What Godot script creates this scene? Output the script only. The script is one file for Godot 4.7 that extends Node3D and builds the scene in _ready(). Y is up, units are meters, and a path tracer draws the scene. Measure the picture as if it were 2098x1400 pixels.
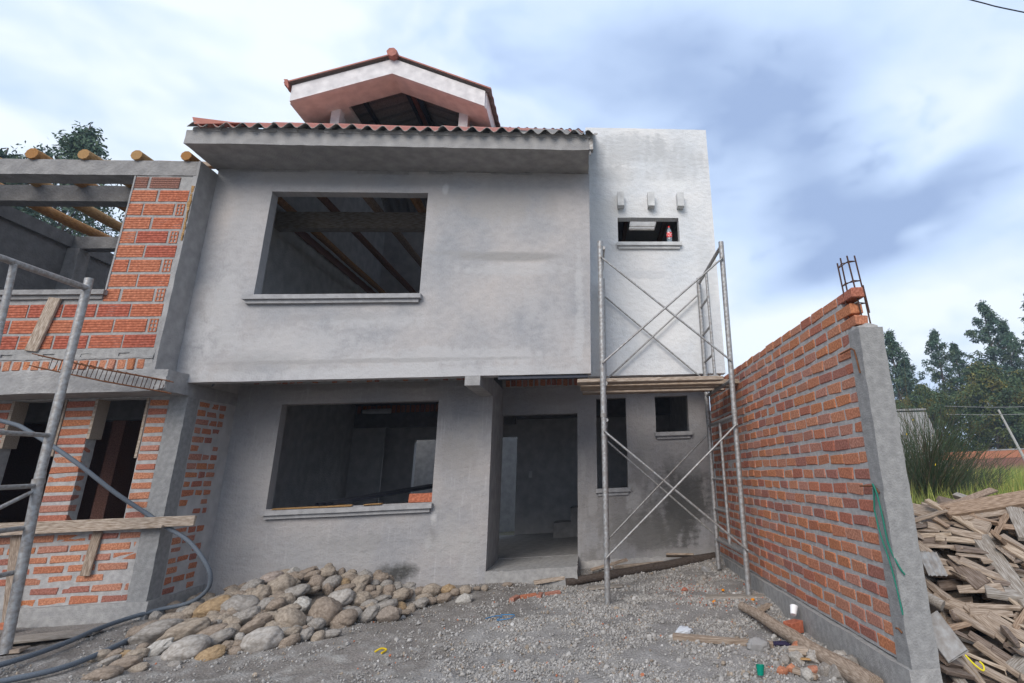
extends Node3D
# A half-finished two-storey house beside a brick shell and a brick boundary wall, overcast daylight.
# World: x right along the facade, y up, z towards the street; upper facade plane z = 0; metres.

var rng := RandomNumberGenerator.new()
var n3 := FastNoiseLite.new()
var n2 := FastNoiseLite.new()
var T := {}
var M := {}
var used := {}

func lin(r, g, b) -> Color:
	return Color(r, g, b).linear_to_srgb()

# ---------------------------------------------------------------- mesh builder
class MB:
	var v := PackedVector3Array()
	var n := PackedVector3Array()
	var uv := PackedVector2Array()
	var c := PackedColorArray()
	var ix := PackedInt32Array()
	var wob: FastNoiseLite = null
	var amp := 0.0
	var freq := 4.0
	var ur := Rect2(0, 0, 1, 1)
	var col := Color(1, 1, 1)
	func w(p: Vector3) -> Vector3:
		if amp == 0.0: return p
		var q := p * freq
		return p + Vector3(wob.get_noise_3d(q.x, q.y, q.z), wob.get_noise_3d(q.y + 31.0, q.z, q.x), wob.get_noise_3d(q.z, q.x + 57.0, q.y)) * amp
	func add(p: Vector3, nn: Vector3) -> int:
		v.append(w(p)); n.append(nn); c.append(col)
		uv.append(Vector2((p.x - ur.position.x) / ur.size.x, 1.0 - (p.y - ur.position.y) / ur.size.y))
		return v.size() - 1
	func patch(o: Vector3, du: Vector3, dv: Vector3, seg: float):
		var nn := du.cross(dv).normalized()
		var a := maxi(1, ceili(du.length() / seg)); var b := maxi(1, ceili(dv.length() / seg))
		var s := v.size()
		for j in b + 1:
			for i in a + 1:
				add(o + du * (float(i) / a) + dv * (float(j) / b), nn)
		for j in b:
			for i in a:
				var k := s + j * (a + 1) + i
				ix.append_array(PackedInt32Array([k, k + a + 1, k + a + 2, k, k + a + 2, k + 1]))
	func box(x0, y0, z0, x1, y1, z1, seg := 9.0):
		patch(Vector3(x0, y0, z1), Vector3(x1 - x0, 0, 0), Vector3(0, y1 - y0, 0), seg)
		patch(Vector3(x1, y0, z0), Vector3(x0 - x1, 0, 0), Vector3(0, y1 - y0, 0), seg)
		patch(Vector3(x1, y0, z1), Vector3(0, 0, z0 - z1), Vector3(0, y1 - y0, 0), seg)
		patch(Vector3(x0, y0, z0), Vector3(0, 0, z1 - z0), Vector3(0, y1 - y0, 0), seg)
		patch(Vector3(x0, y1, z1), Vector3(x1 - x0, 0, 0), Vector3(0, 0, z0 - z1), seg)
		patch(Vector3(x0, y0, z0), Vector3(x1 - x0, 0, 0), Vector3(0, 0, z1 - z0), seg)
	# wall in the x-y plane with rectangular openings [x0, y0, x1, y1]
	func panel(x0, x1, y0, y1, zf, zb, holes, seg := 0.25):
		var xs := [x0, x1]; var ys := [y0, y1]
		for h in holes:
			for q in [h[0], h[2]]: if q > x0 and q < x1 and not xs.has(q): xs.append(q)
			for q in [h[1], h[3]]: if q > y0 and q < y1 and not ys.has(q): ys.append(q)
		xs.sort(); ys.sort()
		var solid := func(i, j):
			if i < 0 or j < 0 or i >= xs.size() - 1 or j >= ys.size() - 1: return false
			var mx = (xs[i] + xs[i + 1]) / 2; var my = (ys[j] + ys[j + 1]) / 2
			for h in holes:
				if mx > h[0] and mx < h[2] and my > h[1] and my < h[3]: return false
			return true
		for j in ys.size() - 1:
			for i in xs.size() - 1:
				if not solid.call(i, j): continue
				var a = xs[i]; var b = xs[i + 1]; var p = ys[j]; var q = ys[j + 1]
				patch(Vector3(a, p, zf), Vector3(b - a, 0, 0), Vector3(0, q - p, 0), seg)
				patch(Vector3(b, p, zb), Vector3(a - b, 0, 0), Vector3(0, q - p, 0), seg)
				if not solid.call(i + 1, j): patch(Vector3(b, p, zf), Vector3(0, 0, zb - zf), Vector3(0, q - p, 0), seg)
				if not solid.call(i - 1, j): patch(Vector3(a, p, zb), Vector3(0, 0, zf - zb), Vector3(0, q - p, 0), seg)
				if not solid.call(i, j + 1): patch(Vector3(a, q, zf), Vector3(b - a, 0, 0), Vector3(0, 0, zb - zf), seg)
				if not solid.call(i, j - 1): patch(Vector3(a, p, zb), Vector3(b - a, 0, 0), Vector3(0, 0, zf - zb), seg)
	func tri(a: Vector3, b: Vector3, d: Vector3, out: Vector3):
		var nn := (d - a).cross(b - a).normalized()
		if nn.dot((a + b + d) / 3.0 - out) < 0.0:
			var t := b; b = d; d = t; nn = -nn
		var s := v.size()
		add(a, nn); add(b, nn); add(d, nn)
		ix.append_array(PackedInt32Array([s, s + 1, s + 2]))
	func quad(a: Vector3, b: Vector3, d: Vector3, e: Vector3, out: Vector3):
		var nn := (d - a).cross(b - a).normalized()
		if nn.dot((a + b + d + e) / 4.0 - out) < 0.0:
			var t := b; b = e; e = t; nn = -nn
		var s := v.size()
		add(a, nn); add(b, nn); add(d, nn); add(e, nn)
		ix.append_array(PackedInt32Array([s, s + 1, s + 2, s, s + 2, s + 3]))
	# block with chamfered edges; corners given as 8 points, sign order (x, y, z)
	func chamfer(h: Vector3, ch: float, jit: float, r: RandomNumberGenerator, at := Vector3.ZERO):
		var P := {}
		for sx in [-1, 1]:
			for sy in [-1, 1]:
				for sz in [-1, 1]:
					var q := Vector3(sx * h.x, sy * h.y, sz * h.z) + Vector3(r.randf_range(-jit, jit), r.randf_range(-jit, jit), r.randf_range(-jit, jit))
					for ax in 3:
						var p := q
						for o in 3:
							if o != ax: p[o] -= ch * [sx, sy, sz][o] * r.randf_range(0.6, 1.5)
						P[[sx, sy, sz, ax]] = p + at
		for ax in 3:
			for s in [-1, 1]:
				var f := []
				for uv2 in [[-1, -1], [-1, 1], [1, 1], [1, -1]]:
					var k := [0, 0, 0, ax]; k[ax] = s; k[(ax + 1) % 3] = uv2[0]; k[(ax + 2) % 3] = uv2[1]
					f.append(P[k])
				quad(f[0], f[1], f[2], f[3], at)
		for ax in 3:
			var b := (ax + 1) % 3; var d := (ax + 2) % 3
			for sb in [-1, 1]:
				for sd in [-1, 1]:
					var k1 := [0, 0, 0, b]; k1[b] = sb; k1[d] = sd
					var k2 := k1.duplicate(); k2[3] = d
					var a0 = k1.duplicate(); a0[ax] = -1
					var a1 = k1.duplicate(); a1[ax] = 1
					var b0 = k2.duplicate(); b0[ax] = -1
					var b1 = k2.duplicate(); b1[ax] = 1
					quad(P[a0], P[a1], P[b1], P[b0], at)
		for sx in [-1, 1]:
			for sy in [-1, 1]:
				for sz in [-1, 1]:
					tri(P[[sx, sy, sz, 0]], P[[sx, sy, sz, 1]], P[[sx, sy, sz, 2]], at)
	func tube(path, radii, sides := 8, cap := true):
		var up := Vector3(0.31, 0.87, 0.37)
		var s := v.size()
		var cnt: int = path.size()
		for i in cnt:
			var t: Vector3 = (path[mini(i + 1, cnt - 1)] - path[maxi(i - 1, 0)]).normalized()
			var a := up - t * up.dot(t)
			if a.length() < 0.05: a = Vector3(1, 0, 0) - t * t.x
			a = a.normalized(); up = a
			var b := t.cross(a)
			var r: float = radii if not (radii is Array) else radii[i]
			for k in sides:
				var g := TAU * k / sides
				var d := a * cos(g) + b * sin(g)
				add(path[i] + d * r, d)
		for i in cnt - 1:
			for k in sides:
				var p := s + i * sides + k; var q := s + i * sides + (k + 1) % sides
				ix.append_array(PackedInt32Array([p, p + sides, q + sides, p, q + sides, q]))
		if cap:
			for e in [0, cnt - 1]:
				var t: Vector3 = (path[0] - path[1]).normalized() if e == 0 else (path[cnt - 1] - path[cnt - 2]).normalized()
				var m := add(path[e], t)
				var ring := []
				for k in sides: ring.append(add2(v[s + e * sides + k], t))
				for k in sides:
					if e == 0: ix.append_array(PackedInt32Array([m, ring[k], ring[(k + 1) % sides]]))
					else: ix.append_array(PackedInt32Array([m, ring[(k + 1) % sides], ring[k]]))
	func add2(p: Vector3, nn: Vector3) -> int:
		v.append(p); n.append(nn); c.append(col); uv.append(Vector2(p.x, p.y))
		return v.size() - 1
	func mesh() -> ArrayMesh:
		var a := []
		a.resize(Mesh.ARRAY_MAX)
		a[Mesh.ARRAY_VERTEX] = v; a[Mesh.ARRAY_NORMAL] = n; a[Mesh.ARRAY_TEX_UV] = uv; a[Mesh.ARRAY_COLOR] = c; a[Mesh.ARRAY_INDEX] = ix
		var m := ArrayMesh.new()
		m.add_surface_from_arrays(Mesh.PRIMITIVE_TRIANGLES, a)
		return m

func mb(amp := 0.0, freq := 4.0) -> MB:
	var b := MB.new(); b.wob = n3; b.amp = amp; b.freq = freq
	return b

# ---------------------------------------------------------------- scene graph helpers
func numbered(called: String) -> String:
	used[called] = used.get(called, -1) + 1
	return called if used[called] == 0 else "%s_%03d" % [called, used[called]]
func tag(o, label, category, group = ""):
	o.set_meta("label", label); o.set_meta("category", category)
	if group: o.set_meta("group", group)
	return o
func thing(called, label, category, at := Vector3.ZERO, group := "") -> Node3D:
	var o := Node3D.new(); o.name = numbered(called); add_child(o); o.position = at
	tag(o, label, category, group)
	return o
func part(parent: Node, called: String, mesh, m, at := Vector3.ZERO) -> MeshInstance3D:
	var o := MeshInstance3D.new()
	o.mesh = mesh.mesh() if mesh is MB else mesh
	o.material_override = m
	if parent == self:
		o.name = numbered(called); add_child(o)
	else:
		o.name = called; parent.add_child(o, true)
	o.position = at - base_of(parent)
	return o
func base_of(p) -> Vector3:   # meshes are given in world coordinates, parts sit at their thing's base
	var s := Vector3.ZERO
	while p and p != self:
		s += p.position; p = p.get_parent()
	return s
func boxed(parent, called, m, x0, y0, z0, x1, y1, z1, amp := 0.004, seg := 0.3):
	var b := mb(amp); b.box(x0, y0, z0, x1, y1, z1, seg)
	return part(parent, called, b, m)
func struct(o):
	o.set_meta("kind", "structure"); return o

# ---------------------------------------------------------------- textures and materials
func noise(seed_, freq, oct := 4, type := FastNoiseLite.TYPE_SIMPLEX_SMOOTH) -> FastNoiseLite:
	var f := FastNoiseLite.new()
	f.seed = seed_; f.frequency = freq; f.noise_type = type
	f.fractal_type = FastNoiseLite.FRACTAL_FBM if oct > 1 else FastNoiseLite.FRACTAL_NONE
	f.fractal_octaves = maxi(oct, 1)
	return f
func tex_ramp(f: FastNoiseLite, size: int, lo: Color, hi: Color, contrast := 1.0) -> ImageTexture:
	var im := f.get_seamless_image(size, size)
	im.convert(Image.FORMAT_L8)
	var d := im.get_data()
	var lut := []
	for i in 256:
		var t := clampf((i / 255.0 - 0.5) * contrast + 0.5, 0, 1)
		var q := lo.lerp(hi, t)
		lut.append([q.r8, q.g8, q.b8])
	var o := PackedByteArray(); o.resize(d.size() * 3)
	for i in d.size():
		var q = lut[d[i]]
		o[i * 3] = q[0]; o[i * 3 + 1] = q[1]; o[i * 3 + 2] = q[2]
	var im2 := Image.create_from_data(size, size, false, Image.FORMAT_RGB8, o)
	im2.generate_mipmaps()
	return ImageTexture.create_from_image(im2)
func tex_normal(f: FastNoiseLite, size: int, strength: float) -> ImageTexture:
	var im := f.get_seamless_image(size, size)
	im.convert(Image.FORMAT_RGBA8)
	im.bump_map_to_normal_map(strength)
	return ImageTexture.create_from_image(im)
func mat(c: Color, rough := 0.9, at = null, nt = null, ns := 1.0, sc := Vector3.ONE, world := true) -> StandardMaterial3D:
	var m := StandardMaterial3D.new()
	m.albedo_color = c; m.roughness = rough
	m.metallic_specular = 0.35
	if at: m.albedo_texture = at
	if nt:
		m.normal_enabled = true; m.normal_texture = nt; m.normal_scale = ns
	if at or nt:
		m.uv1_triplanar = true; m.uv1_world_triplanar = world; m.uv1_scale = sc
	return m

# plaster sheet: colour image over a wall rectangle; stains are matter seen on the wall
# blots: [x, y, rx, ry, factor or Color target, strength, ragged]
func wall_mat(rect: Rect2, base: Color, ppm: float, blots: Array, mott: float, seed_: int, drips := 0.0, bump := 5.0) -> StandardMaterial3D:
	var w := int(rect.size.x * ppm); var h := int(rect.size.y * ppm)
	var f1 := noise(seed_, 0.9, 4); var f2 := noise(seed_ + 1, 7.0, 3); var f3 := noise(seed_ + 2, 38.0, 2)
	var f4 := noise(seed_ + 3, 2.6, 3)
	var px := PackedByteArray(); px.resize(w * h * 3)
	var hb := PackedByteArray(); hb.resize(w * h)
	for j in h:
		var y := rect.position.y + rect.size.y * (1.0 - (j + 0.5) / h)
		for i in w:
			var x := rect.position.x + rect.size.x * (i + 0.5) / w
			var a := f1.get_noise_2d(x, y); var b := f2.get_noise_2d(x * 1.0, y * 1.6); var g := f3.get_noise_2d(x, y)
			var k := 1.0 + mott * (a * 1.1 + b * 0.5) + g * 0.07
			var r := base.r * k * (1.0 + a * mott * 0.35); var gg := base.g * k; var bb := base.b * k * (1.0 - a * mott * 0.35)
			if drips > 0.0:
				var q := f4.get_noise_2d(x * 9.0, y * 0.7)
				if q > 0.28:
					var t := minf((q - 0.28) * 3.0, 1.0) * drips
					r += t; gg += t; bb += t * 1.05
			for s in blots:
				var dx: float = (x - s[0]) / s[2]; var dy: float = (y - s[1]) / s[3]
				var e := dx * dx + dy * dy
				if e > 4.0: continue
				var t: float = clampf((1.0 - e + (b * 0.45 + a * 1.0 + f4.get_noise_2d(x * 2.2, y * 0.6) * 0.6 + g * 0.25) * s[6]) * 1.3, 0.0, 1.0) * s[5]
				if t <= 0.0: continue
				var tc: Color = s[4]
				r = lerpf(r, tc.r, t); gg = lerpf(gg, tc.g, t); bb = lerpf(bb, tc.b, t)
			var o := (j * w + i) * 3
			px[o] = int(clampf(pow(maxf(r, 0.0), 0.4545), 0, 1) * 255); px[o + 1] = int(clampf(pow(maxf(gg, 0.0), 0.4545), 0, 1) * 255); px[o + 2] = int(clampf(pow(maxf(bb, 0.0), 0.4545), 0, 1) * 255)
			hb[j * w + i] = int(clampf(0.5 + b * 0.30 + g * 0.16 + a * 0.2, 0, 1) * 255)
	var m := StandardMaterial3D.new()
	var im := Image.create_from_data(w, h, false, Image.FORMAT_RGB8, px)
	m.albedo_texture = ImageTexture.create_from_image(im)
	var hm := Image.create_from_data(w, h, false, Image.FORMAT_L8, hb); hm.convert(Image.FORMAT_RGBA8); hm.bump_map_to_normal_map(bump * 0.35)
	m.normal_enabled = true; m.normal_texture = ImageTexture.create_from_image(hm); m.normal_scale = 0.6
	m.roughness = 0.92; m.metallic_specular = 0.3
	return m

# ---------------------------------------------------------------- ground height
func ground_at(x: float, z: float) -> float:
	var s := 0.001; var w := 0.004
	for g in GROUND_POINTS:
		var k := 1.0 / pow((x - g[0]) * (x - g[0]) + (z - g[1]) * (z - g[1]) + 0.02, 1.5)
		s += k * g[2]; w += k
	return s / w
func pile_at(x: float, z: float) -> float:
	return ground_at(x, z) + 0.31 * exp(-pow((x + 3.15) / 0.95, 2.0)) * pow(clampf((1.0 - z) / 1.8, 0, 1), 0.9)
const STONES = [[-4.03,0.505,-0.73,0.078,0.038,0.061,0,"b"],[-3.79,0.512,-0.32,0.082,0.036,0.062,0,"t"],[-3.90,0.530,-0.70,0.055,0.031,0.045,10,"b"],[-3.63,0.556,-0.34,0.119,0.072,0.100,35,"g"],[-3.56,0.600,-0.55,0.139,0.068,0.109,20,"p"],[-3.36,0.646,-0.65,0.087,0.049,0.071,40,"x"],[-3.24,0.573,-0.14,0.135,0.106,0.126,40,"t"],[-3.37,0.529,0.01,0.107,0.075,0.095,40,"t"],[-3.19,0.657,-0.65,0.075,0.030,0.055,15,"b"],[-2.96,0.639,-0.56,0.098,0.059,0.082,10,"t"],[-2.94,0.581,-0.30,0.083,0.070,0.080,-20,"b"],[-3.08,0.629,-0.49,0.093,0.041,0.070,20,"b"],[-3.20,0.625,-0.47,0.062,0.041,0.054,0,"b"],[-3.05,0.534,-0.06,0.145,0.058,0.106,15,"g"],[-2.80,0.561,-0.33,0.098,0.067,0.087,30,"g"],[-2.91,0.529,-0.15,0.074,0.032,0.056,15,"t"],[-3.83,0.491,-0.18,0.102,0.041,0.075,5,"t"],[-4.09,0.454,-0.23,0.058,0.045,0.054,30,"g"],[-3.89,0.439,0.22,0.081,0.065,0.077,45,"t"],[-3.70,0.468,0.19,0.177,0.090,0.140,20,"o"],[-3.42,0.487,0.23,0.164,0.090,0.133,-5,"g"],[-3.20,0.478,0.22,0.089,0.054,0.075,20,"g"],[-3.09,0.474,0.23,0.089,0.060,0.079,15,"b"],[-2.82,0.449,0.27,0.103,0.084,0.098,-20,"x"],[-2.55,0.405,0.38,0.148,0.118,0.140,-30,"b"],[-3.57,0.417,0.47,0.104,0.042,0.077,15,"t"],[-3.44,0.437,0.39,0.086,0.035,0.064,10,"b"],[-3.30,0.407,0.57,0.084,0.045,0.068,-10,"t"],[-3.22,0.428,0.49,0.111,0.063,0.092,35,"g"],[-3.15,0.417,0.48,0.072,0.035,0.056,25,"b"],[-3.04,0.408,0.52,0.117,0.052,0.089,15,"t"],[-2.91,0.433,0.36,0.121,0.049,0.089,20,"t"],[-2.77,0.389,0.61,0.135,0.096,0.122,-30,"t"],[-2.65,0.371,0.53,0.052,0.037,0.047,0,"g"],[-2.53,0.352,0.62,0.071,0.051,0.064,0,"g"],[-2.60,0.341,0.68,0.032,0.022,0.029,0,"b"],[-4.11,0.411,0.18,0.068,0.036,0.054,10,"t"],[-3.98,0.417,0.27,0.087,0.047,0.070,15,"t"],[-4.08,0.388,0.53,0.115,0.046,0.085,20,"b"],[-3.86,0.379,0.73,0.204,0.082,0.150,25,"g"],[-3.72,0.402,0.55,0.135,0.054,0.099,8,"t"],[-3.60,0.377,0.75,0.205,0.082,0.151,20,"t"],[-3.49,0.383,0.66,0.095,0.038,0.070,30,"b"],[-3.42,0.396,0.60,0.045,0.045,0.047,40,"g"],[-3.37,0.363,0.77,0.142,0.057,0.105,20,"b"],[-3.24,0.333,0.89,0.145,0.059,0.107,30,"g"],[-3.18,0.361,0.79,0.068,0.071,0.073,40,"t"],[-3.05,0.374,0.70,0.158,0.063,0.116,35,"b"],[-2.86,0.362,0.70,0.089,0.050,0.073,-20,"t"],[-3.11,0.296,0.98,0.060,0.042,0.053,20,"b"],[-3.04,0.302,0.95,0.054,0.032,0.045,0,"b"],[-2.97,0.283,1.10,0.064,0.036,0.053,10,"b"],[-3.12,0.285,1.18,0.109,0.055,0.086,15,"o"],[-3.36,0.310,1.11,0.167,0.101,0.141,20,"w"],[-3.64,0.316,1.03,0.128,0.062,0.100,25,"x"],[-2.82,0.313,0.99,0.173,0.105,0.146,15,"w"],[-2.67,0.330,0.81,0.081,0.044,0.065,20,"t"],[-2.59,0.298,0.99,0.090,0.053,0.075,30,"b"],[-3.07,0.332,0.86,0.037,0.043,0.042,30,"w"],[-3.81,0.328,0.94,0.047,0.029,0.040,20,"b"],[-3.99,0.330,1.17,0.079,0.040,0.062,10,"t"],[-3.91,0.322,1.13,0.080,0.035,0.060,20,"b"],[-3.83,0.318,1.11,0.052,0.030,0.043,10,"o"],[-3.73,0.310,1.14,0.091,0.045,0.071,15,"t"],[-3.83,0.307,1.28,0.083,0.034,0.061,25,"g"],[-3.66,0.295,1.36,0.125,0.053,0.093,20,"b"],[-3.51,0.277,1.42,0.070,0.036,0.056,15,"t"],[-3.66,0.287,1.56,0.120,0.051,0.090,10,"b"],[-3.30,0.272,1.33,0.050,0.024,0.039,0,"g"],[-3.43,0.287,1.20,0.034,0.040,0.039,0,"g"],[-2.51,0.318,0.87,0.068,0.049,0.061,45,"g"],[-2.38,0.308,0.92,0.055,0.048,0.054,30,"t"],[-2.31,0.311,0.85,0.093,0.037,0.069,10,"g"],[-2.70,0.548,-0.40,0.067,0.044,0.058,0,"o"],[-2.71,0.588,-0.56,0.077,0.045,0.064,0,"t"],[-2.72,0.608,-0.67,0.052,0.038,0.048,0,"t"],[-2.55,0.562,-0.62,0.082,0.069,0.079,-30,"g"],[-2.56,0.530,-0.46,0.118,0.060,0.093,20,"t"],[-2.51,0.521,-0.55,0.069,0.038,0.056,10,"b"],[-2.41,0.523,-0.68,0.105,0.061,0.087,15,"b"],[-2.42,0.497,-0.58,0.052,0.038,0.047,0,"g"],[-2.30,0.470,-0.61,0.069,0.049,0.062,10,"g"],[-2.64,0.506,-0.30,0.103,0.041,0.076,10,"b"],[-2.58,0.448,-0.01,0.149,0.083,0.122,15,"w"],[-2.52,0.484,-0.35,0.066,0.058,0.066,10,"t"],[-2.42,0.462,-0.41,0.067,0.044,0.058,0,"b"],[-2.34,0.447,-0.47,0.051,0.041,0.048,-20,"t"],[-2.24,0.432,-0.52,0.077,0.052,0.068,10,"b"],[-2.19,0.428,-0.57,0.077,0.045,0.064,30,"g"],[-2.41,0.419,-0.11,0.104,0.070,0.091,10,"t"],[-2.33,0.414,-0.30,0.082,0.043,0.066,15,"b"],[-2.23,0.384,-0.24,0.098,0.039,0.072,10,"g"],[-2.20,0.395,-0.36,0.050,0.044,0.049,0,"b"],[-2.29,0.378,-0.05,0.087,0.042,0.068,10,"g"],[-2.39,0.375,0.20,0.099,0.040,0.073,0,"g"],[-2.33,0.357,0.46,0.102,0.070,0.090,10,"b"],[-2.29,0.359,0.27,0.045,0.053,0.051,30,"g"],[-2.31,0.365,0.11,0.046,0.027,0.039,0,"b"],[-2.17,0.345,0.30,0.105,0.059,0.086,35,"g"],[-2.12,0.352,0.00,0.141,0.057,0.104,15,"g"],[-1.96,0.333,0.33,0.104,0.082,0.098,-5,"y"],[-1.98,0.333,-0.08,0.064,0.042,0.056,-10,"o"],[-1.87,0.312,0.13,0.062,0.025,0.045,5,"b"],[-2.09,0.384,-0.43,0.105,0.063,0.088,20,"t"],[-2.02,0.380,-0.51,0.051,0.052,0.054,0,"b"],[-2.08,0.424,-0.73,0.071,0.039,0.057,0,"g"],[-1.94,0.380,-0.60,0.069,0.046,0.060,20,"b"],[-1.80,0.378,-0.61,0.108,0.069,0.093,10,"t"],[-1.83,0.345,-0.44,0.093,0.037,0.069,10,"t"],[-1.81,0.327,-0.20,0.090,0.047,0.072,15,"g"],[-1.72,0.327,-0.32,0.058,0.037,0.050,0,"b"],[-1.60,0.337,-0.38,0.092,0.048,0.074,10,"b"],[-1.62,0.375,-0.65,0.083,0.054,0.072,0,"o"],[-1.51,0.359,-0.54,0.056,0.045,0.053,0,"b"],[-1.41,0.368,-0.58,0.074,0.050,0.065,0,"t"],[-1.34,0.332,-0.21,0.082,0.061,0.075,0,"x"],[-1.29,0.365,-0.67,0.044,0.023,0.035,0,"b"],[-1.20,0.366,-0.65,0.040,0.039,0.041,0,"t"],[-0.96,0.360,-0.83,0.063,0.028,0.048,0,"b"]]
const PLANKS = [[2.941,1.214,2.006,3.320,0.837,2.453,0.071,"l"],[3.022,1.189,2.038,4.303,1.250,0.888,0.077,"b"],[3.009,1.162,2.070,3.847,1.227,1.994,0.138,"b"],[3.134,1.104,2.139,3.665,1.140,2.093,0.055,"m"],[2.738,1.090,2.006,2.935,1.150,2.090,0.055,"m"],[3.230,0.970,2.296,3.470,1.101,2.143,0.048,"b"],[3.570,1.107,2.135,3.477,0.941,2.335,0.120,"g"],[3.206,1.159,2.070,3.170,1.047,2.209,0.049,"b"],[2.704,1.022,2.054,2.808,1.021,2.161,0.054,"m"],[2.712,0.989,2.118,2.882,1.004,2.248,0.042,"l"],[2.826,1.051,2.130,3.072,0.977,2.292,0.071,"m"],[2.847,0.973,2.244,3.159,0.930,2.339,0.052,"l"],[2.695,0.911,2.197,2.864,0.918,2.334,0.035,"m"],[3.092,0.920,2.360,3.063,0.589,2.746,0.120,"g"],[2.665,0.938,2.139,2.677,0.892,2.210,0.071,"m"],[2.874,0.909,2.354,3.046,0.885,2.396,0.057,"d"],[2.864,0.868,2.392,3.034,0.849,2.436,0.056,"m"],[2.876,0.808,2.479,3.018,0.731,2.576,0.065,"m"],[2.627,0.768,2.354,2.718,0.764,2.426,0.067,"m"],[2.804,0.817,2.411,2.839,0.719,2.563,0.132,"d"],[2.541,0.705,2.377,2.579,0.623,2.534,0.065,"m"],[2.527,0.613,2.515,2.688,0.557,2.705,0.084,"m"],[2.718,0.669,2.565,2.911,0.676,2.641,0.053,"m"],[2.923,0.723,2.584,3.009,0.540,2.798,0.047,"l"],[2.843,0.664,2.630,3.047,0.636,2.696,0.105,"g"],[2.743,0.580,2.697,2.954,0.576,2.761,0.036,"m"],[2.723,0.548,2.737,2.879,0.545,2.785,0.046,"m"],[2.671,0.563,2.684,2.732,0.449,2.864,0.075,"m"],[2.780,0.511,2.805,2.890,0.422,2.937,0.078,"m"],[2.464,0.470,2.736,2.611,0.500,2.752,0.040,"b"],[2.590,0.534,2.697,2.672,0.468,2.822,0.060,"m"],[2.739,0.455,2.857,2.829,0.366,2.996,0.058,"l"],[2.284,0.360,2.871,2.270,0.272,3.094,0.074,"g"],[2.411,0.415,2.818,2.395,0.267,3.107,0.042,"l"],[2.552,0.405,2.883,2.687,0.266,3.117,0.065,"m"],[2.454,0.363,2.922,2.576,0.307,3.044,0.037,"l"],[2.651,0.308,3.063,2.787,0.351,3.018,0.093,"g"],[2.891,0.504,2.847,3.004,0.554,2.781,0.030,"b"],[2.847,0.524,2.807,2.917,0.469,2.892,0.035,"l"],[2.613,0.381,2.935,2.690,0.328,3.032,0.056,"d"],[2.664,0.956,2.102,2.839,0.949,2.267,0.040,"d"],[2.642,0.846,2.254,2.745,0.815,2.372,0.057,"m"],[2.862,1.103,2.098,2.902,1.053,2.203,0.048,"b"],[2.619,0.861,2.193,2.622,0.766,2.343,0.046,"m"],[3.236,1.090,2.156,3.324,1.066,2.190,0.048,"b"],[3.378,1.033,2.227,3.545,1.015,2.240,0.048,"b"],[2.755,0.732,2.494,2.881,0.705,2.605,0.043,"b"],[3.006,0.825,2.467,3.161,0.792,2.505,0.033,"m"],[2.969,0.835,2.456,3.117,0.820,2.478,0.040,"m"],[2.986,0.782,2.515,3.205,0.806,2.483,0.033,"d"],[3.314,0.947,2.319,3.392,0.870,2.419,0.069,"m"],[3.189,0.878,2.399,3.354,0.836,2.457,0.045,"d"],[3.150,0.776,2.531,3.254,0.754,2.557,0.044,"d"],[2.987,0.701,2.615,3.141,0.678,2.646,0.043,"d"],[3.039,0.628,2.703,3.068,0.574,2.763,0.052,"m"],[2.566,0.437,2.842,2.620,0.387,2.927,0.048,"d"],[2.505,0.447,2.796,2.578,0.410,2.877,0.045,"d"],[2.466,0.312,3.034,2.565,0.261,3.123,0.055,"m"],[2.371,0.326,2.975,2.386,0.268,3.106,0.046,"m"],[2.718,0.411,2.914,2.768,0.342,3.014,0.038,"d"]]
const GROUND_POINTS = [[-4.5,-0.9,0.37],[-6,-0.1,0.36],[-5,1,0.35],[-8,1,0.36],[-1.25,-1,0.36],[-2.8,-1,0.37],[-0.13,-1,0.28],[1.9,-1.9,0.4],[1.9,-1.3,0.3],[1.9,0,0.266],[1.9,1.4,0.21],[1.9,3,0.18],[0.2,0.28,0.29],[1.7,0.28,0.28],[-0.5,2,0.24],[-3,2,0.25],[-2,0,0.28],[0,5,0.2],[-6,4,0.25],[4,2,0.25],[5,-2,0.3],[0.5,-1.9,0.34]]

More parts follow.
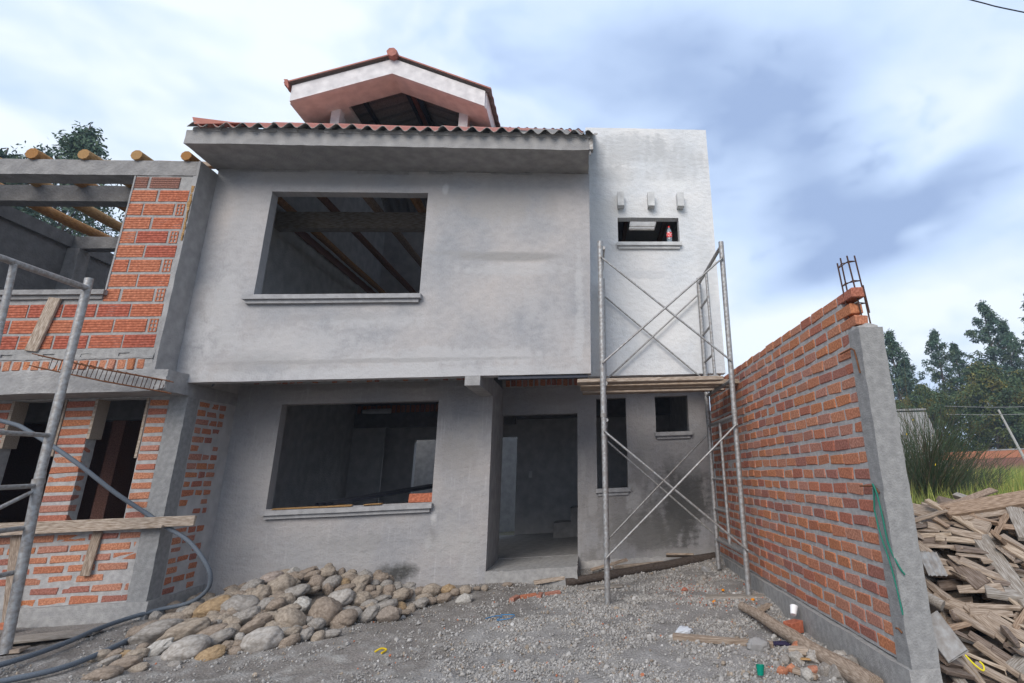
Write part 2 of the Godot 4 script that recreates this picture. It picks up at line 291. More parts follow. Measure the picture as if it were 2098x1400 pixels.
func _ready():
	rng.seed = 71
	n3.seed = 3; n3.frequency = 1.0; n3.fractal_octaves = 3
	n2.seed = 9; n2.frequency = 1.0; n2.fractal_octaves = 4
	# camera: a wide lens, shifted, tilted up and a little rolled
	var cam := Camera3D.new(); cam.name = "camera"
	cam.projection = Camera3D.PROJECTION_FRUSTUM
	cam.near = 0.05; cam.far = 900.0
	cam.size = 0.05 * 1400.0 / 1177.39
	cam.frustum_offset = Vector2((1049.0 - 1323.37) / 1177.39, (583.0 - 700.0) / 1177.39) * 0.05
	cam.position = Vector3(0, 1.6, 7.0)
	cam.rotation = Vector3(0.3136, -0.1099, -0.0408)
	add_child(cam); cam.current = true
	# sky, sun, exposure
	var env := Environment.new()
	env.background_mode = Environment.BG_SKY
	env.sky = Sky.new()
	var pano := PanoramaSkyMaterial.new(); pano.panorama = sky_image()
	env.sky.sky_material = pano
	env.background_energy_multiplier = 1.0
	env.tonemap_mode = Environment.TONE_MAPPER_LINEAR
	env.tonemap_exposure = 1.75
	env.sdfgi_enabled = true; env.ssao_enabled = true; env.ssil_enabled = true
	env.fog_enabled = true; env.fog_density = 0.0012; env.fog_light_color = Color(0.72, 0.8, 0.9)
	var we := WorldEnvironment.new(); we.name = "daylight"; we.environment = env; add_child(we)
	var sun := DirectionalLight3D.new(); sun.name = "sun"
	sun.light_energy = 0.5; sun.light_angular_distance = 34.0; sun.light_color = Color(1.0, 0.97, 0.93)
	sun.shadow_enabled = true
	add_child(sun); sun.look_at_from_position(Vector3(-3.2, 6.2, 9.0), Vector3.ZERO)
	make_materials()
	build_ground()
	build_house()
	build_neighbour()
	build_boundary_wall()
	build_background()
	build_scaffolds()
	build_stones()
	build_wood()
	build_litter()

func sky_image() -> ImageTexture:
	var w := 1536; var h := 768
	var f := noise(12, 1.0, 5); var g := noise(44, 1.0, 4)
	var im := Image.create(w, h, false, Image.FORMAT_RGBF)
	# cloud masses: [azimuth, elevation, half width, half height, tilt, depth]; positive is grey-blue, negative is bright
	var mass := [[0.26, 0.63, 0.20, 0.10, -0.5, 0.62], [0.42, 0.42, 0.17, 0.10, -0.3, 0.55], [0.60, 0.40, 0.16, 0.055, 0.35, 0.5], [0.42, 0.31, 0.15, 0.035, 0.3, 0.5], [0.46, 0.60, 0.14, 0.10, 0, 0.45], [-0.28, 0.70, 0.20, 0.10, 0, 0.12], [0.03, 0.62, 0.13, 0.16, 0, 0.16],
		[-0.55, 0.60, 0.3, 0.2, 0, -0.4], [0.63, 0.455, 0.09, 0.03, 0.4, -0.45], [0.33, 0.47, 0.06, 0.05, 0, -0.35], [0.5, 0.24, 0.5, 0.06, 0, -0.4], [0.58, 0.345, 0.04, 0.015, 0, -0.4]]
	var hi := Vector3(0.55, 0.605, 0.665); var mid := Vector3(0.375, 0.47, 0.635); var low := Vector3(0.215, 0.29, 0.45)
	var flat := Color(0.36, 0.39, 0.42)
	for j in h:
		var el := PI * (0.5 - (j + 0.5) / h)
		if el < -0.03:
			im.fill_rect(Rect2i(0, j, w, h - j), flat)
			break
		for i in w:
			var az := wrapf(TAU * (i + 0.5) / w, -PI, PI)
			var d := Vector3(sin(az) * cos(el), sin(el), -cos(az) * cos(el))
			var q := Vector3(d.x, d.y * 2.2, d.z) * 2.1
			var a := f.get_noise_3d(q.x, q.y, q.z)
			var b := g.get_noise_3d(q.x * 3.9 + a * 1.5, q.y * 3.6, q.z * 3.9)
			var t := 0.30 + a * 0.42 + b * 0.24
			for s in mass:
				var dx: float = az - s[0]; var dy: float = el - s[1]
				if absf(dx) > 1.0: continue
				var ca := cos(s[4]); var sa := sin(s[4])
				var ex: float = (dx * ca + dy * sa) / s[2]; var ey: float = (dy * ca - dx * sa) / s[3]
				t += s[5] * exp(-(ex * ex + ey * ey) * 0.8 * (1.0 + b * 0.9))
			t = clampf(t, 0, 1)
			var c := hi.lerp(mid, minf(t * 2.0, 1.0)) if t < 0.5 else mid.lerp(low, (t - 0.5) * 2.0)
			im.set_pixel(i, j, Color(c.x, c.y, c.z))
	return ImageTexture.create_from_image(im)

func make_materials():
	T.mottle = tex_ramp(noise(1, 0.012, 5), 512, Color(0.86, 0.86, 0.865), Color(1, 1, 1), 1.2)
	T.speck = tex_ramp(noise(2, 0.06, 4), 512, Color(0.76, 0.76, 0.76), Color(1, 1, 1), 1.4)
	T.brick = tex_ramp(noise(3, 0.035, 5), 512, Color(0.76, 0.72, 0.70), Color(1, 1, 1), 1.5)
	T.wood = tex_ramp(noise(4, 0.03, 4), 512, Color(0.66, 0.62, 0.58), Color(1, 1, 1), 1.6)
	T.n_fine = tex_normal(noise(5, 0.09, 3), 512, 2.0)
	T.n_rough = tex_normal(noise(6, 0.05, 5), 512, 4.0)
	T.n_wood = tex_normal(noise(7, 0.05, 4), 512, 3.0)
	T.rust = tex_ramp(noise(8, 0.03, 5), 256, Color(0.80, 0.76, 0.73), Color(1, 1, 1), 1.6)
	M.concrete = mat(lin(0.30, 0.29, 0.285), 0.93, T.mottle, T.n_rough, 0.7, Vector3.ONE * 0.9)
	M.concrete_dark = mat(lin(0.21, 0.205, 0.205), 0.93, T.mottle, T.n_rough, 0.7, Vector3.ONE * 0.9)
	M.concrete_light = mat(lin(0.36, 0.35, 0.345), 0.93, T.mottle, T.n_rough, 0.7, Vector3.ONE * 0.9)
	M.column = mat(lin(0.31, 0.305, 0.30), 0.95, T.mottle, T.n_rough, 0.9, Vector3.ONE * 2.2)
	M.mortar = mat(lin(0.44, 0.425, 0.415), 0.96, T.mottle, T.n_rough, 0.8, Vector3.ONE * 2.2)
	M.mortar_pale = mat(lin(0.37, 0.36, 0.35), 0.96, T.mottle, T.n_rough, 0.9, Vector3.ONE * 2.0)
	M.plaster = mat(lin(0.36, 0.35, 0.345), 0.92, T.mottle, T.n_fine, 0.6, Vector3.ONE * 0.8)
	M.plaster_in = mat(lin(0.50, 0.485, 0.48), 0.92, T.mottle, T.n_fine, 0.6, Vector3.ONE * 0.6)
	M.sill = mat(lin(0.38, 0.375, 0.38), 0.9, T.mottle, T.n_fine, 0.4, Vector3.ONE * 1.2)
	M.white = mat(lin(0.66, 0.66, 0.655), 0.9, T.mottle, T.n_fine, 0.5, Vector3.ONE * 0.8)
	M.beige = mat(lin(0.80, 0.745, 0.71), 0.9, T.mottle, T.n_fine, 0.3, Vector3.ONE * 0.7)
	M.cream = mat(lin(0.76, 0.74, 0.74), 0.9, T.mottle, T.n_fine, 0.3, Vector3.ONE * 0.7)
	M.roof_red = mat(lin(0.45, 0.185, 0.145), 0.8, T.mottle, T.n_fine, 0.5, Vector3.ONE * 1.3)
	M.roof_grey = mat(lin(0.33, 0.31, 0.295), 0.95, T.speck, T.n_rough, 0.8, Vector3.ONE * 1.0)
	M.steel_dark = mat(lin(0.06, 0.063, 0.08), 0.42, T.mottle, null, 1.0, Vector3.ONE * 2.0)
	M.steel_dark.metallic = 0.4
	M.galv = mat(lin(0.42, 0.43, 0.44), 0.55, T.rust, T.n_rough, 0.5, Vector3.ONE * 2.6)
	M.galv.metallic = 0.55
	M.galv_grey = mat(lin(0.36, 0.36, 0.36), 0.7, T.rust, T.n_rough, 0.6, Vector3.ONE * 2.3)
	M.galv_grey.metallic = 0.3
	M.rebar = mat(lin(0.09, 0.05, 0.04), 0.85, T.rust, T.n_fine, 1.0, Vector3.ONE * 6.0)
	M.rebar_rust = mat(lin(0.20, 0.09, 0.045), 0.9, T.rust, T.n_fine, 1.0, Vector3.ONE * 6.0)
	M.black = mat(lin(0.012, 0.012, 0.014), 0.9)
	M.hose = mat(lin(0.16, 0.185, 0.22), 0.75, T.speck, null, 1.0, Vector3.ONE * 4.0)
	M.bricks = []
	for c in [[0.57, 0.245, 0.145], [0.54, 0.215, 0.125], [0.60, 0.275, 0.165], [0.48, 0.185, 0.125], [0.54, 0.26, 0.175], [0.41, 0.18, 0.14], [0.59, 0.245, 0.125], [0.51, 0.25, 0.185]]:
		M.bricks.append(mat(lin(c[0], c[1], c[2]), 0.93, T.brick, T.n_rough, 0.5, Vector3.ONE * 2.4))
	M.blocks = []
	for c in [[0.56, 0.195, 0.11], [0.53, 0.175, 0.105], [0.57, 0.22, 0.125], [0.49, 0.145, 0.095]]:
		M.blocks.append(mat(lin(c[0], c[1], c[2]), 0.85, T.brick, T.n_fine, 0.5, Vector3.ONE * 1.3))
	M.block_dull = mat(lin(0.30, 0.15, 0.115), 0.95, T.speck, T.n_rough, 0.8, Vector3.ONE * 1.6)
	M.woods = {}
	for e in [["l", 0.55, 0.45, 0.355], ["m", 0.43, 0.35, 0.285], ["b", 0.39, 0.285, 0.21], ["g", 0.39, 0.36, 0.33], ["d", 0.24, 0.19, 0.16], ["y", 0.50, 0.31, 0.14], ["o", 0.46, 0.24, 0.09], ["r", 0.24, 0.12, 0.075], ["w", 0.52, 0.44, 0.37]]:
		M.woods[e[0]] = mat(lin(e[1], e[2], e[3]), 0.9, T.wood, T.n_wood, 1.0, Vector3(0.55, 7.0, 7.0), false)
	T.stone = tex_ramp(noise(14, 0.02, 6), 512, Color(0.72, 0.70, 0.68), Color(1, 1, 1), 1.5)
	M.stones = {}
	for e in [["g", 0.36, 0.335, 0.31], ["t", 0.39, 0.33, 0.27], ["b", 0.33, 0.27, 0.22], ["w", 0.47, 0.44, 0.41], ["x", 0.50, 0.48, 0.45], ["o", 0.42, 0.30, 0.18], ["p", 0.44, 0.37, 0.33], ["y", 0.32, 0.27, 0.23]]:
		M.stones[e[0]] = mat(lin(e[1], e[2], e[3]), 0.9, T.stone, T.n_rough, 0.4, Vector3.ONE * 0.35, false)

# ---------------------------------------------------------------- ground
func build_ground():
	var xs := []; var zs := []
	var q := -7.4
	while q < 3.0: xs.append(q); q += 0.055
	q = -2.3
	while q < 5.2: zs.append(q); q += 0.055
	for e in [0.5, 1.2, 2.2, 4, 7, 11, 17, 26, 40, 60, 90, 140, 220, 400]:
		xs.append(3.0 + e); xs.append(-7.4 - e); zs.append(5.2 + e); zs.append(-2.3 - e)
	xs.sort(); zs.sort()
	var fa := noise(21, 0.8, 4); var fb := noise(22, 5.0, 4); var fc := noise(23, 22.0, 2)
	var b := mb()
	for z in zs:
		for x in xs:
			var y := ground_at(x, z)
			var near: bool = x > -7.5 and x < 3.1 and z > -2.4 and z < 5.3
			var a := fa.get_noise_2d(x, z); var c := fb.get_noise_2d(x, z)
			if near:
				y += a * 0.018 + c * 0.012 + fc.get_noise_2d(x, z) * 0.005
				# wheel ruts in the mud left of the gravel
				var rut := absf(fmod(absf(x * 0.25 + z * 0.97 + a * 0.15 - 1.55), 0.9) - 0.45)
				if x < -0.8 and z > 0.6: y -= maxf(0.0, 0.10 - rut) * 0.22
			else:
				y += a * 0.04
			var gravel := smoothstep(-0.15, 0.25, x + 0.9 + (z - 0.6) * 0.27 + a * 0.5)
			var k := 1.0 + c * 0.22 + a * 0.2
			var dirt := Color(0.27, 0.243, 0.222) * k
			var pale := Color(0.345, 0.328, 0.315) * k
			var col := dirt.lerp(pale, clampf(gravel * 0.75 + maxf(0.0, c) * 0.6, 0, 1))
			if x < -1.0 and z > 1.0 and c > 0.12: col = col.lerp(Color(0.40, 0.38, 0.36), minf((c - 0.12) * 3.0, 0.8))
			if x > 2.6 or z < -9.0: col = Color(0.16, 0.15, 0.07) * (1.0 + a * 0.3)
			b.col = col
			b.add(Vector3(x, y, z), Vector3.UP)
	var w := xs.size()
	for j in zs.size() - 1:
		for i in w - 1:
			var k := j * w + i
			b.ix.append_array(PackedInt32Array([k, k + 1, k + w + 1, k, k + w + 1, k + w]))
	# smooth normals from neighbours
	for j in zs.size():
		for i in w:
			var l := b.v[j * w + maxi(i - 1, 0)]; var r := b.v[j * w + mini(i + 1, w - 1)]
			var u := b.v[maxi(j - 1, 0) * w + i]; var d := b.v[mini(j + 1, zs.size() - 1) * w + i]
			b.n[j * w + i] = (d - u).cross(r - l).normalized()
	var m := mat(Color(1, 1, 1), 0.97, T.speck, T.n_rough, 1.3, Vector3.ONE * 1.4)
	m.vertex_color_use_as_albedo = true
	struct(part(self, "ground", b, m))
	gravel()

func pebble_mesh(seed_, rough := 0.25) -> ArrayMesh:
	var r := RandomNumberGenerator.new(); r.seed = seed_
	var g := (1.0 + sqrt(5.0)) / 2.0
	var vs := []
	for p in [[-1, g, 0], [1, g, 0], [-1, -g, 0], [1, -g, 0], [0, -1, g], [0, 1, g], [0, -1, -g], [0, 1, -g], [g, 0, -1], [g, 0, 1], [-g, 0, -1], [-g, 0, 1]]:
		vs.append(Vector3(p[0], p[1], p[2]).normalized() * r.randf_range(1.0 - rough, 1.0 + rough) * Vector3(1, 0.7, 0.85))
	var b := mb()
	for f in [[0, 11, 5], [0, 5, 1], [0, 1, 7], [0, 7, 10], [0, 10, 11], [1, 5, 9], [5, 11, 4], [11, 10, 2], [10, 7, 6], [7, 1, 8], [3, 9, 4], [3, 4, 2], [3, 2, 6], [3, 6, 8], [3, 8, 9], [4, 9, 5], [2, 4, 11], [6, 2, 10], [8, 6, 7], [9, 8, 1]]:
		b.tri(vs[f[0]], vs[f[1]], vs[f[2]], Vector3.ZERO)
	return b.mesh()

func gravel():
	var root := Node3D.new(); root.name = numbered("gravel"); add_child(root)
	tag(root, "loose grey gravel spread over the yard in front of the door", "gravel")
	root.set_meta("kind", "stuff")
	var r := RandomNumberGenerator.new(); r.seed = 5
	var fa := noise(21, 0.8, 4); var fq := noise(29, 1.7, 3)
	for kind in 3:
		var mm := MultiMesh.new(); mm.transform_format = MultiMesh.TRANSFORM_3D; mm.use_colors = true
		mm.mesh = pebble_mesh(kind + 2, 0.28)
		var tf := []; var cs := []
		var tries := 0
		while tf.size() < 24000 and tries < 130000:
			tries += 1
			var z := r.randf_range(-1.9, 4.4); var x := r.randf_range(-4.6, 1.88)
			if z < -1.0 and x < -0.1: continue
			var side := x + 0.9 + (z - 0.6) * 0.27 + fa.get_noise_2d(x, z) * 0.5
			var dens := 0.13 + 0.87 * smoothstep(-0.4, 0.5, side)
			dens *= clampf(0.55 + fq.get_noise_2d(x, z) * 1.6, 0.06, 1.0)
			if r.randf() > dens: continue
			var s := 0.0032 + 0.0105 * pow(r.randf(), 3.0)
			if r.randf() < 0.012: s = r.randf_range(0.016, 0.027)
			var bs := Basis.from_euler(Vector3(r.randf() * 6.3, r.randf() * 6.3, r.randf() * 6.3)).scaled(Vector3.ONE * s)
			tf.append(Transform3D(bs, Vector3(x, ground_at(x, z) + fa.get_noise_2d(x, z) * 0.018 + s * 0.25 + 0.003, z)))
			var k := r.randf_range(0.22, 0.40)
			var c := Color(k * 1.02, k * 0.97, k * 0.92)
			var pick := r.randf()
			if pick < 0.006: c = Color(0.42, 0.15, 0.08)
			elif pick < 0.04: c = Color(0.48, 0.465, 0.45)
			elif pick < 0.12: c = Color(k * 0.95, k * 0.78, k * 0.62)
			elif x > 0.9 and z < 0.6 and z > -0.9 and pick < 0.2: c = Color(0.36, 0.13, 0.08)
			cs.append(c)
		mm.instance_count = tf.size()
		for i in tf.size():
			mm.set_instance_transform(i, tf[i]); mm.set_instance_color(i, cs[i])
		var o := MultiMeshInstance3D.new(); o.multimesh = mm; o.name = "pebbles"
		var m := mat(Color(1, 1, 1), 0.95); m.vertex_color_use_as_albedo = true
		o.material_override = m
		o.set_meta("kind", "stuff")
		root.add_child(o, true)

# ---------------------------------------------------------------- the grey house
func sill(parent, m, x0, x1, top, zw, deep):
	var s = boxed(parent, "window_sill", m, x0, top - 0.055, zw - 0.10, x1, top, zw + deep, 0.003, 0.3)
	boxed(s if parent.get_parent() == self else parent, "sill_moulding", m, x0 + 0.03, top - 0.10, zw - 0.02, x1 - 0.03, top - 0.055, zw + deep - 0.035, 0.003, 0.3)
	return s

func sheet(parent, x0, x1, z0, y0, z1, y1, lift := 0.0):   # one corrugated roofing sheet, red coat above, grey cement below
	var top := mb(); var low := mb()
	var steps := int((x1 - x0) / 0.02); var rows := 6
	var pts := []
	for j in rows + 1:
		var t := float(j) / rows
		var row := []
		for i in steps + 1:
			var x := lerpf(x0, x1, float(i) / steps)
			var y := lerpf(y0, y1, t) + 0.034 * sin(TAU * x / 0.177) + n3.get_noise_2d(x * 2.0, t * 3.0) * 0.006 + lift * (1.0 - t)
			row.append(Vector3(x, y, lerpf(z0, z1, t) + n3.get_noise_2d(x * 3.0, 8.0) * 0.012))
		pts.append(row)
	for set_ in [[top, 0.0, 1], [low, -0.009, -1]]:
		var b: MB = set_[0]
		for j in rows + 1:
			for i in steps + 1:
				var du: Vector3 = pts[j][mini(i + 1, steps)] - pts[j][maxi(i - 1, 0)]
				var dv: Vector3 = pts[mini(j + 1, rows)][i] - pts[maxi(j - 1, 0)][i]
				b.add(pts[j][i] + Vector3(0, set_[1], 0), du.cross(dv).normalized() * set_[2])
		for j in rows:
			for i in steps:
				var k := j * (steps + 1) + i
				if set_[2] > 0: b.ix.append_array(PackedInt32Array([k, k + steps + 1, k + steps + 2, k, k + steps + 2, k + 1]))
				else: b.ix.append_array(PackedInt32Array([k, k + steps + 2, k + steps + 1, k, k + 1, k + steps + 2]))
	for i in steps:
		var a: Vector3 = pts[0][i]; var c: Vector3 = pts[0][i + 1]
		low.quad(a, c, c - Vector3(0, 0.009, 0), a - Vector3(0, 0.009, 0), a - Vector3(0, 0, 1))
	for i in [0, steps]:
		for j in rows:
			var a: Vector3 = pts[j][i]; var c: Vector3 = pts[j + 1][i]
			low.quad(a, c, c - Vector3(0, 0.009, 0), a - Vector3(0, 0.009, 0), Vector3((x0 + x1) / 2, a.y, a.z))
	var o = part(parent, "roof_sheet", top, M.roof_grey if x0 > -1.0 and z0 > 0.5 else M.roof_red)
	part(o, "underside", low, M.roof_grey)
	return o

func build_house():
	var B := Vector3(-1.3, 0.3, -1.0)
	var H := thing("unfinished_house", "two-storey grey plastered house under construction with white tower and red roof edge", "house", B)
	var rect := Rect2(-4.65, 2.75, 4.72, 2.73)
	var cl := Color(0.46, 0.455, 0.46); var dk := Color(0.25, 0.245, 0.24)
	var mw := wall_mat(rect, Color(0.385, 0.371, 0.373), 150, [
		[-1.0, 4.27, 0.85, 0.075, Color(0.27, 0.262, 0.255), 0.75, 0.3], [-1.6, 4.32, 0.5, 0.05, Color(0.29, 0.285, 0.28), 0.6, 0.6], [-0.9, 4.10, 0.9, 0.09, cl, 0.5, 0.7],
		[-2.3, 2.80, 2.6, 0.11, cl, 0.75, 0.7], [-3.3, 3.15, 1.0, 0.25, cl, 0.5, 0.9], [-4.25, 3.6, 0.25, 0.7, cl, 0.55, 0.9], [-2.6, 3.45, 0.8, 0.12, cl, 0.5, 0.9], [-0.08, 3.6, 0.07, 0.8, cl, 0.7, 0.8],
		[-4.2, 4.6, 0.2, 0.6, Color(0.42, 0.41, 0.415), 0.5, 0.9], [-1.2, 5.0, 0.8, 0.3, Color(0.33, 0.315, 0.305), 0.6, 0.9], [-2.9, 5.32, 1.6, 0.08, Color(0.33, 0.315, 0.305), 0.6, 0.8],
		[-1.82, 5.22, 0.05, 0.09, Color(0.52, 0.51, 0.51), 0.9, 0.5], [-1.5, 3.0, 1.3, 0.12, cl, 0.6, 1.0], [-3.75, 2.95, 0.5, 0.15, dk, 0.25, 0.9], [-2.6, 2.96, 2.2, 0.03, Color(0.30, 0.29, 0.285), 0.6, 0.9], [-3.0, 3.5, 0.9, 0.06, Color(0.31, 0.30, 0.30), 0.5, 1.2], [-0.6, 3.4, 0.5, 0.4, Color(0.42, 0.41, 0.415), 0.5, 1.2], [-4.45, 3.2, 0.15, 0.4, Color(0.5, 0.49, 0.495), 0.6, 1.2]], 0.19, 100)
	var b := mb(0.006, 3.0); b.ur = rect
	b.panel(-4.6437, 0.0583, 2.753, 5.474, 0.0, -0.15, [[-3.9546, 3.7862, -2.0387, 5.1613]])
	part(H, "upper_front_wall", b, mw)
	sill(H, M.sill, -4.04, -2.0, 3.765, 0.0, 0.085)
	# eave slab
	b = mb(0.009, 5.0)
	b.patch(Vector3(-4.69, 5.474, 0.605), Vector3(4.74, 0, 0), Vector3(0, 0.178, 0), 0.12)
	b.patch(Vector3(-4.69, 5.474, 0.001), Vector3(4.74, 0, 0), Vector3(0, 0, 0.604), 0.12)
	b.patch(Vector3(-4.69, 5.474, -0.15), Vector3(0, 0, 0.755), Vector3(0, 0.178, 0), 0.05)
	b.patch(Vector3(0.05, 5.474, 0.605), Vector3(0, 0, -0.755), Vector3(0, 0.178, 0), 0.1)
	b.patch(Vector3(-4.69, 5.652, 0.605), Vector3(4.74, 0, 0), Vector3(0, 0, -0.755), 0.2)
	var eave = part(H, "eave", b, M.plaster)
	b = mb(0.012, 9.0)
	for i in 60:   # trowelled mortar bedding under the sheets
		var x := -4.62 + i * 0.078
		b.box(x, 5.645, 0.50, x + 0.08, 5.685 + 0.022 * absf(sin(PI * x / 0.177 + 0.6)) + rng.randf() * 0.006, 0.607 + rng.randf() * 0.01, 0.05)
	part(eave, "mortar_bedding", b, M.mortar)
	# pale trowel smears left along the soffit joint
	for s in [[-4.45, 0.9, 0.016], [-2.95, 0.55, 0.022], [-2.55, 0.25, 0.035], [-2.05, 0.3, 0.02], [-1.25, 0.55, 0.012]]:
		b = mb(0.004, 9.0); b.box(s[0], 5.455 - s[2], 0.001, s[0] + s[1], 5.472, 0.007, 0.05)
		part(eave, "mortar_smear", b, M.concrete_light)
	# lower front wall, return and door wall
	rect = Rect2(-4.6, 0.2, 3.4, 2.7)
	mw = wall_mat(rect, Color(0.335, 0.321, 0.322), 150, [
		[-2.35, 0.54, 0.3, 0.14, Color(0.075, 0.073, 0.07), 1.0, 0.6], [-2.65, 0.46, 0.3, 0.06, Color(0.16, 0.155, 0.15), 0.6, 0.9], [-1.95, 0.95, 0.12, 0.12, Color(0.2, 0.19, 0.185), 0.6, 1.0], [-2.7, 0.9, 0.6, 0.12, Color(0.235, 0.225, 0.22), 0.5, 1.2],
		[-1.92, 1.15, 0.05, 0.13, Color(0.47, 0.46, 0.46), 0.85, 0.9], [-1.98, 0.92, 0.06, 0.16, Color(0.42, 0.41, 0.41), 0.6, 1.4], [-1.75, 1.0, 0.25, 0.3, Color(0.36, 0.35, 0.345), 0.45, 1.6], [-4.2, 1.6, 0.4, 0.9, Color(0.345, 0.335, 0.335), 0.6, 0.9], [-1.6, 2.2, 0.3, 0.4, Color(0.34, 0.325, 0.315), 0.5, 1.0], [-3.2, 0.8, 1.2, 0.3, Color(0.33, 0.325, 0.325), 0.45, 1.2], [-1.45, 0.6, 0.15, 0.3, Color(0.36, 0.35, 0.345), 0.45, 1.6], [-1.7, 1.85, 0.3, 0.3, Color(0.255, 0.24, 0.23), 0.4, 1.2], [-2.9, 2.83, 1.8, 0.06, Color(0.2, 0.19, 0.18), 0.6, 0.9]], 0.16, 140, 0.05, 9.0)
	b = mb(0.006, 3.0); b.ur = rect
	b.panel(-4.573, -1.2546, 0.1, 2.86, -1.0133, -1.163, [[-3.942, 1.3265, -1.9624, 2.605]])
	var lw = part(H, "lower_front_wall", b, mw)
	sill(H, M.sill, -3.96, -1.94, 1.315, -1.0133, 0.085)
	b = mb(0.005, 3.0)
	b.box(-1.4046, 0.1, -2.095, -1.2546, 2.86, -1.163, 0.25)
	part(H, "return_wall", b, M.plaster)
	rect = Rect2(-1.3, 0.2, 3.25, 2.7)
	var wet := Color(0.11, 0.106, 0.104)
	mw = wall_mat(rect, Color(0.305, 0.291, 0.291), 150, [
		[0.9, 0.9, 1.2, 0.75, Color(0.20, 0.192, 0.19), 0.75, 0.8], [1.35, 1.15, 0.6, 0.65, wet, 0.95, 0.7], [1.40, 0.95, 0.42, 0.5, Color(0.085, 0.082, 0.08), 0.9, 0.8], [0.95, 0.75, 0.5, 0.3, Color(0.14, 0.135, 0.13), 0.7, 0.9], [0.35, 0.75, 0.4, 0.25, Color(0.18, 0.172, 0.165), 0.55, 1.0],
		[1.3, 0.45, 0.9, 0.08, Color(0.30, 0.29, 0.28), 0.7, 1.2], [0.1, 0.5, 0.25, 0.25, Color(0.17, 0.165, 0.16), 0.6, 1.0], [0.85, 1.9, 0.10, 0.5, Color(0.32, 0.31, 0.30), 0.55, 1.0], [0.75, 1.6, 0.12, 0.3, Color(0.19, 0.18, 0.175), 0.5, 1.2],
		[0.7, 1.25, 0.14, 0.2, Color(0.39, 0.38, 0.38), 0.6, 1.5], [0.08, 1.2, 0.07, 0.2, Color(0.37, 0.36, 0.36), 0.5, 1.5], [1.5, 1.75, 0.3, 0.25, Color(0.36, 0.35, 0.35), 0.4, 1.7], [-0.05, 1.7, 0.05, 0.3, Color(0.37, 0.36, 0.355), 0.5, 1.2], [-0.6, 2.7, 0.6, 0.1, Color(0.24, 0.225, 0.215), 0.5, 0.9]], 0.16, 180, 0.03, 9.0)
	b = mb(0.006, 3.0); b.ur = rect
	b.panel(-1.2546, 1.905, 0.1, 2.88, -1.9448, -2.095, [[-1.2546, 0.1, -0.1357, 2.4713], [0.1486, 1.3752, 0.6044, 2.682], [1.0516, 2.1485, 1.5679, 2.6906]])
	part(H, "door_wall", b, mw)
	sill(H, M.sill, 0.13, 0.635, 1.378, -1.9448, 0.06)
	sill(H, M.sill, 1.03, 1.60, 2.15, -1.9448, 0.06)
	# rough mortar toe where the plaster stops
	b = mb(0.03, 7.0); b.box(-0.1, 0.1, -2.0, 1.9, 0.43, -1.925, 0.06)
	part(H, "mortar_toe", b, M.mortar)
	b = mb(0.02, 8.0); b.box(-1.2546, 0.1, -2.6, -0.127, 0.49, -1.005, 0.07)
	part(H, "door_step", b, M.mortar_pale)
	# soldier course of bricks between wall head and slab
	for run in [[-4.5, -1.46, -1.0133, 2.86, 2.925, 0.45], [-1.22, 1.88, -1.9448, 2.88, 3.03, 1.0]]:
		b = mb(0.012, 8.0); b.box(run[0] - 0.05, run[3], run[2] - 0.15, run[1] + 0.02, 3.04, run[2] - 0.008, 0.08)
		var course = part(H, "slab_edge", b, M.mortar)
		var x = run[0]
		while x < run[1] - 0.06:
			var bw := rng.randf_range(0.05, 0.075)
			if rng.randf() < run[5]:
				var bb := mb(); bb.chamfer(Vector3(bw / 2, (run[4] - run[3]) / 2 * rng.randf_range(0.75, 1.0), 0.03), 0.006, 0.006, rng)
				part(course, "brick", bb, M.bricks[rng.randi() % 8], Vector3(x + bw / 2, (run[3] + run[4]) / 2 + 0.01, run[2] - 0.022))
			x += bw + rng.randf_range(0.018, 0.03)
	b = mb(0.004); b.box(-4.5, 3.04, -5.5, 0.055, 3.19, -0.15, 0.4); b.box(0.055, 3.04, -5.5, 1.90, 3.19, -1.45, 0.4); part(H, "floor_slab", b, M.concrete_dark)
	b = mb(0.005, 4.0); b.box(-1.431, 2.64, -1.0133, -1.255, 2.753, 0.001, 0.2); b.box(-1.431, 2.753, -1.0133, -1.255, 3.04, -0.15, 0.2)
	part(H, "beam_bracket", b, M.plaster)
	boxed(H, "steel_channel", M.steel_dark, -1.05, 2.712, -0.13, 0.02, 2.747, -0.035, 0.0, 1.0)
	# white tower, set back behind the upper facade
	rect = Rect2(0.0, 2.907, 2.1, 4.2)
	var gs := Color(0.46, 0.465, 0.472)
	mw = wall_mat(rect, Color(0.66, 0.662, 0.67), 130, [
		[0.638, 6.647, 0.956, 0.319, gs, 0.7, 0.9], [1.488, 6.488, 0.638, 0.478, gs, 0.6, 0.9], [0.638, 6.169, 0.531, 0.159, Color(0.45, 0.455, 0.46), 0.45, 1.2], [1.381, 6.009, 0.425, 0.106, Color(0.72, 0.72, 0.715), 0.6, 1.1], [0.531, 5.425, 0.531, 0.531, Color(0.68, 0.68, 0.675), 0.6, 0.9], [1.169, 3.831, 0.956, 0.531, Color(0.69, 0.69, 0.69), 0.6, 0.9], [1.859, 4.575, 0.159, 0.638, Color(0.54, 0.545, 0.55), 0.5, 1.1], [0.956, 4.469, 0.425, 0.064, Color(0.55, 0.555, 0.57), 0.5, 1.2], [1.275, 3.194, 0.531, 0.064, Color(0.55, 0.555, 0.57), 0.5, 1.4], [0.149, 4.363, 0.106, 1.275, Color(0.72, 0.72, 0.715), 0.6, 0.8]], 0.12, 220, 0.0, 7.0)
	b = mb(0.005, 3.0); b.ur = rect
	b.panel(0.0107, 2.045, 2.923, 7.058, -1.30, -1.45, [[0.508, 4.984, 1.482, 5.423]])
	var tower = part(H, "tower", b, mw)
	sill(tower, M.white, 0.483, 1.503, 4.984, -1.30, 0.075)
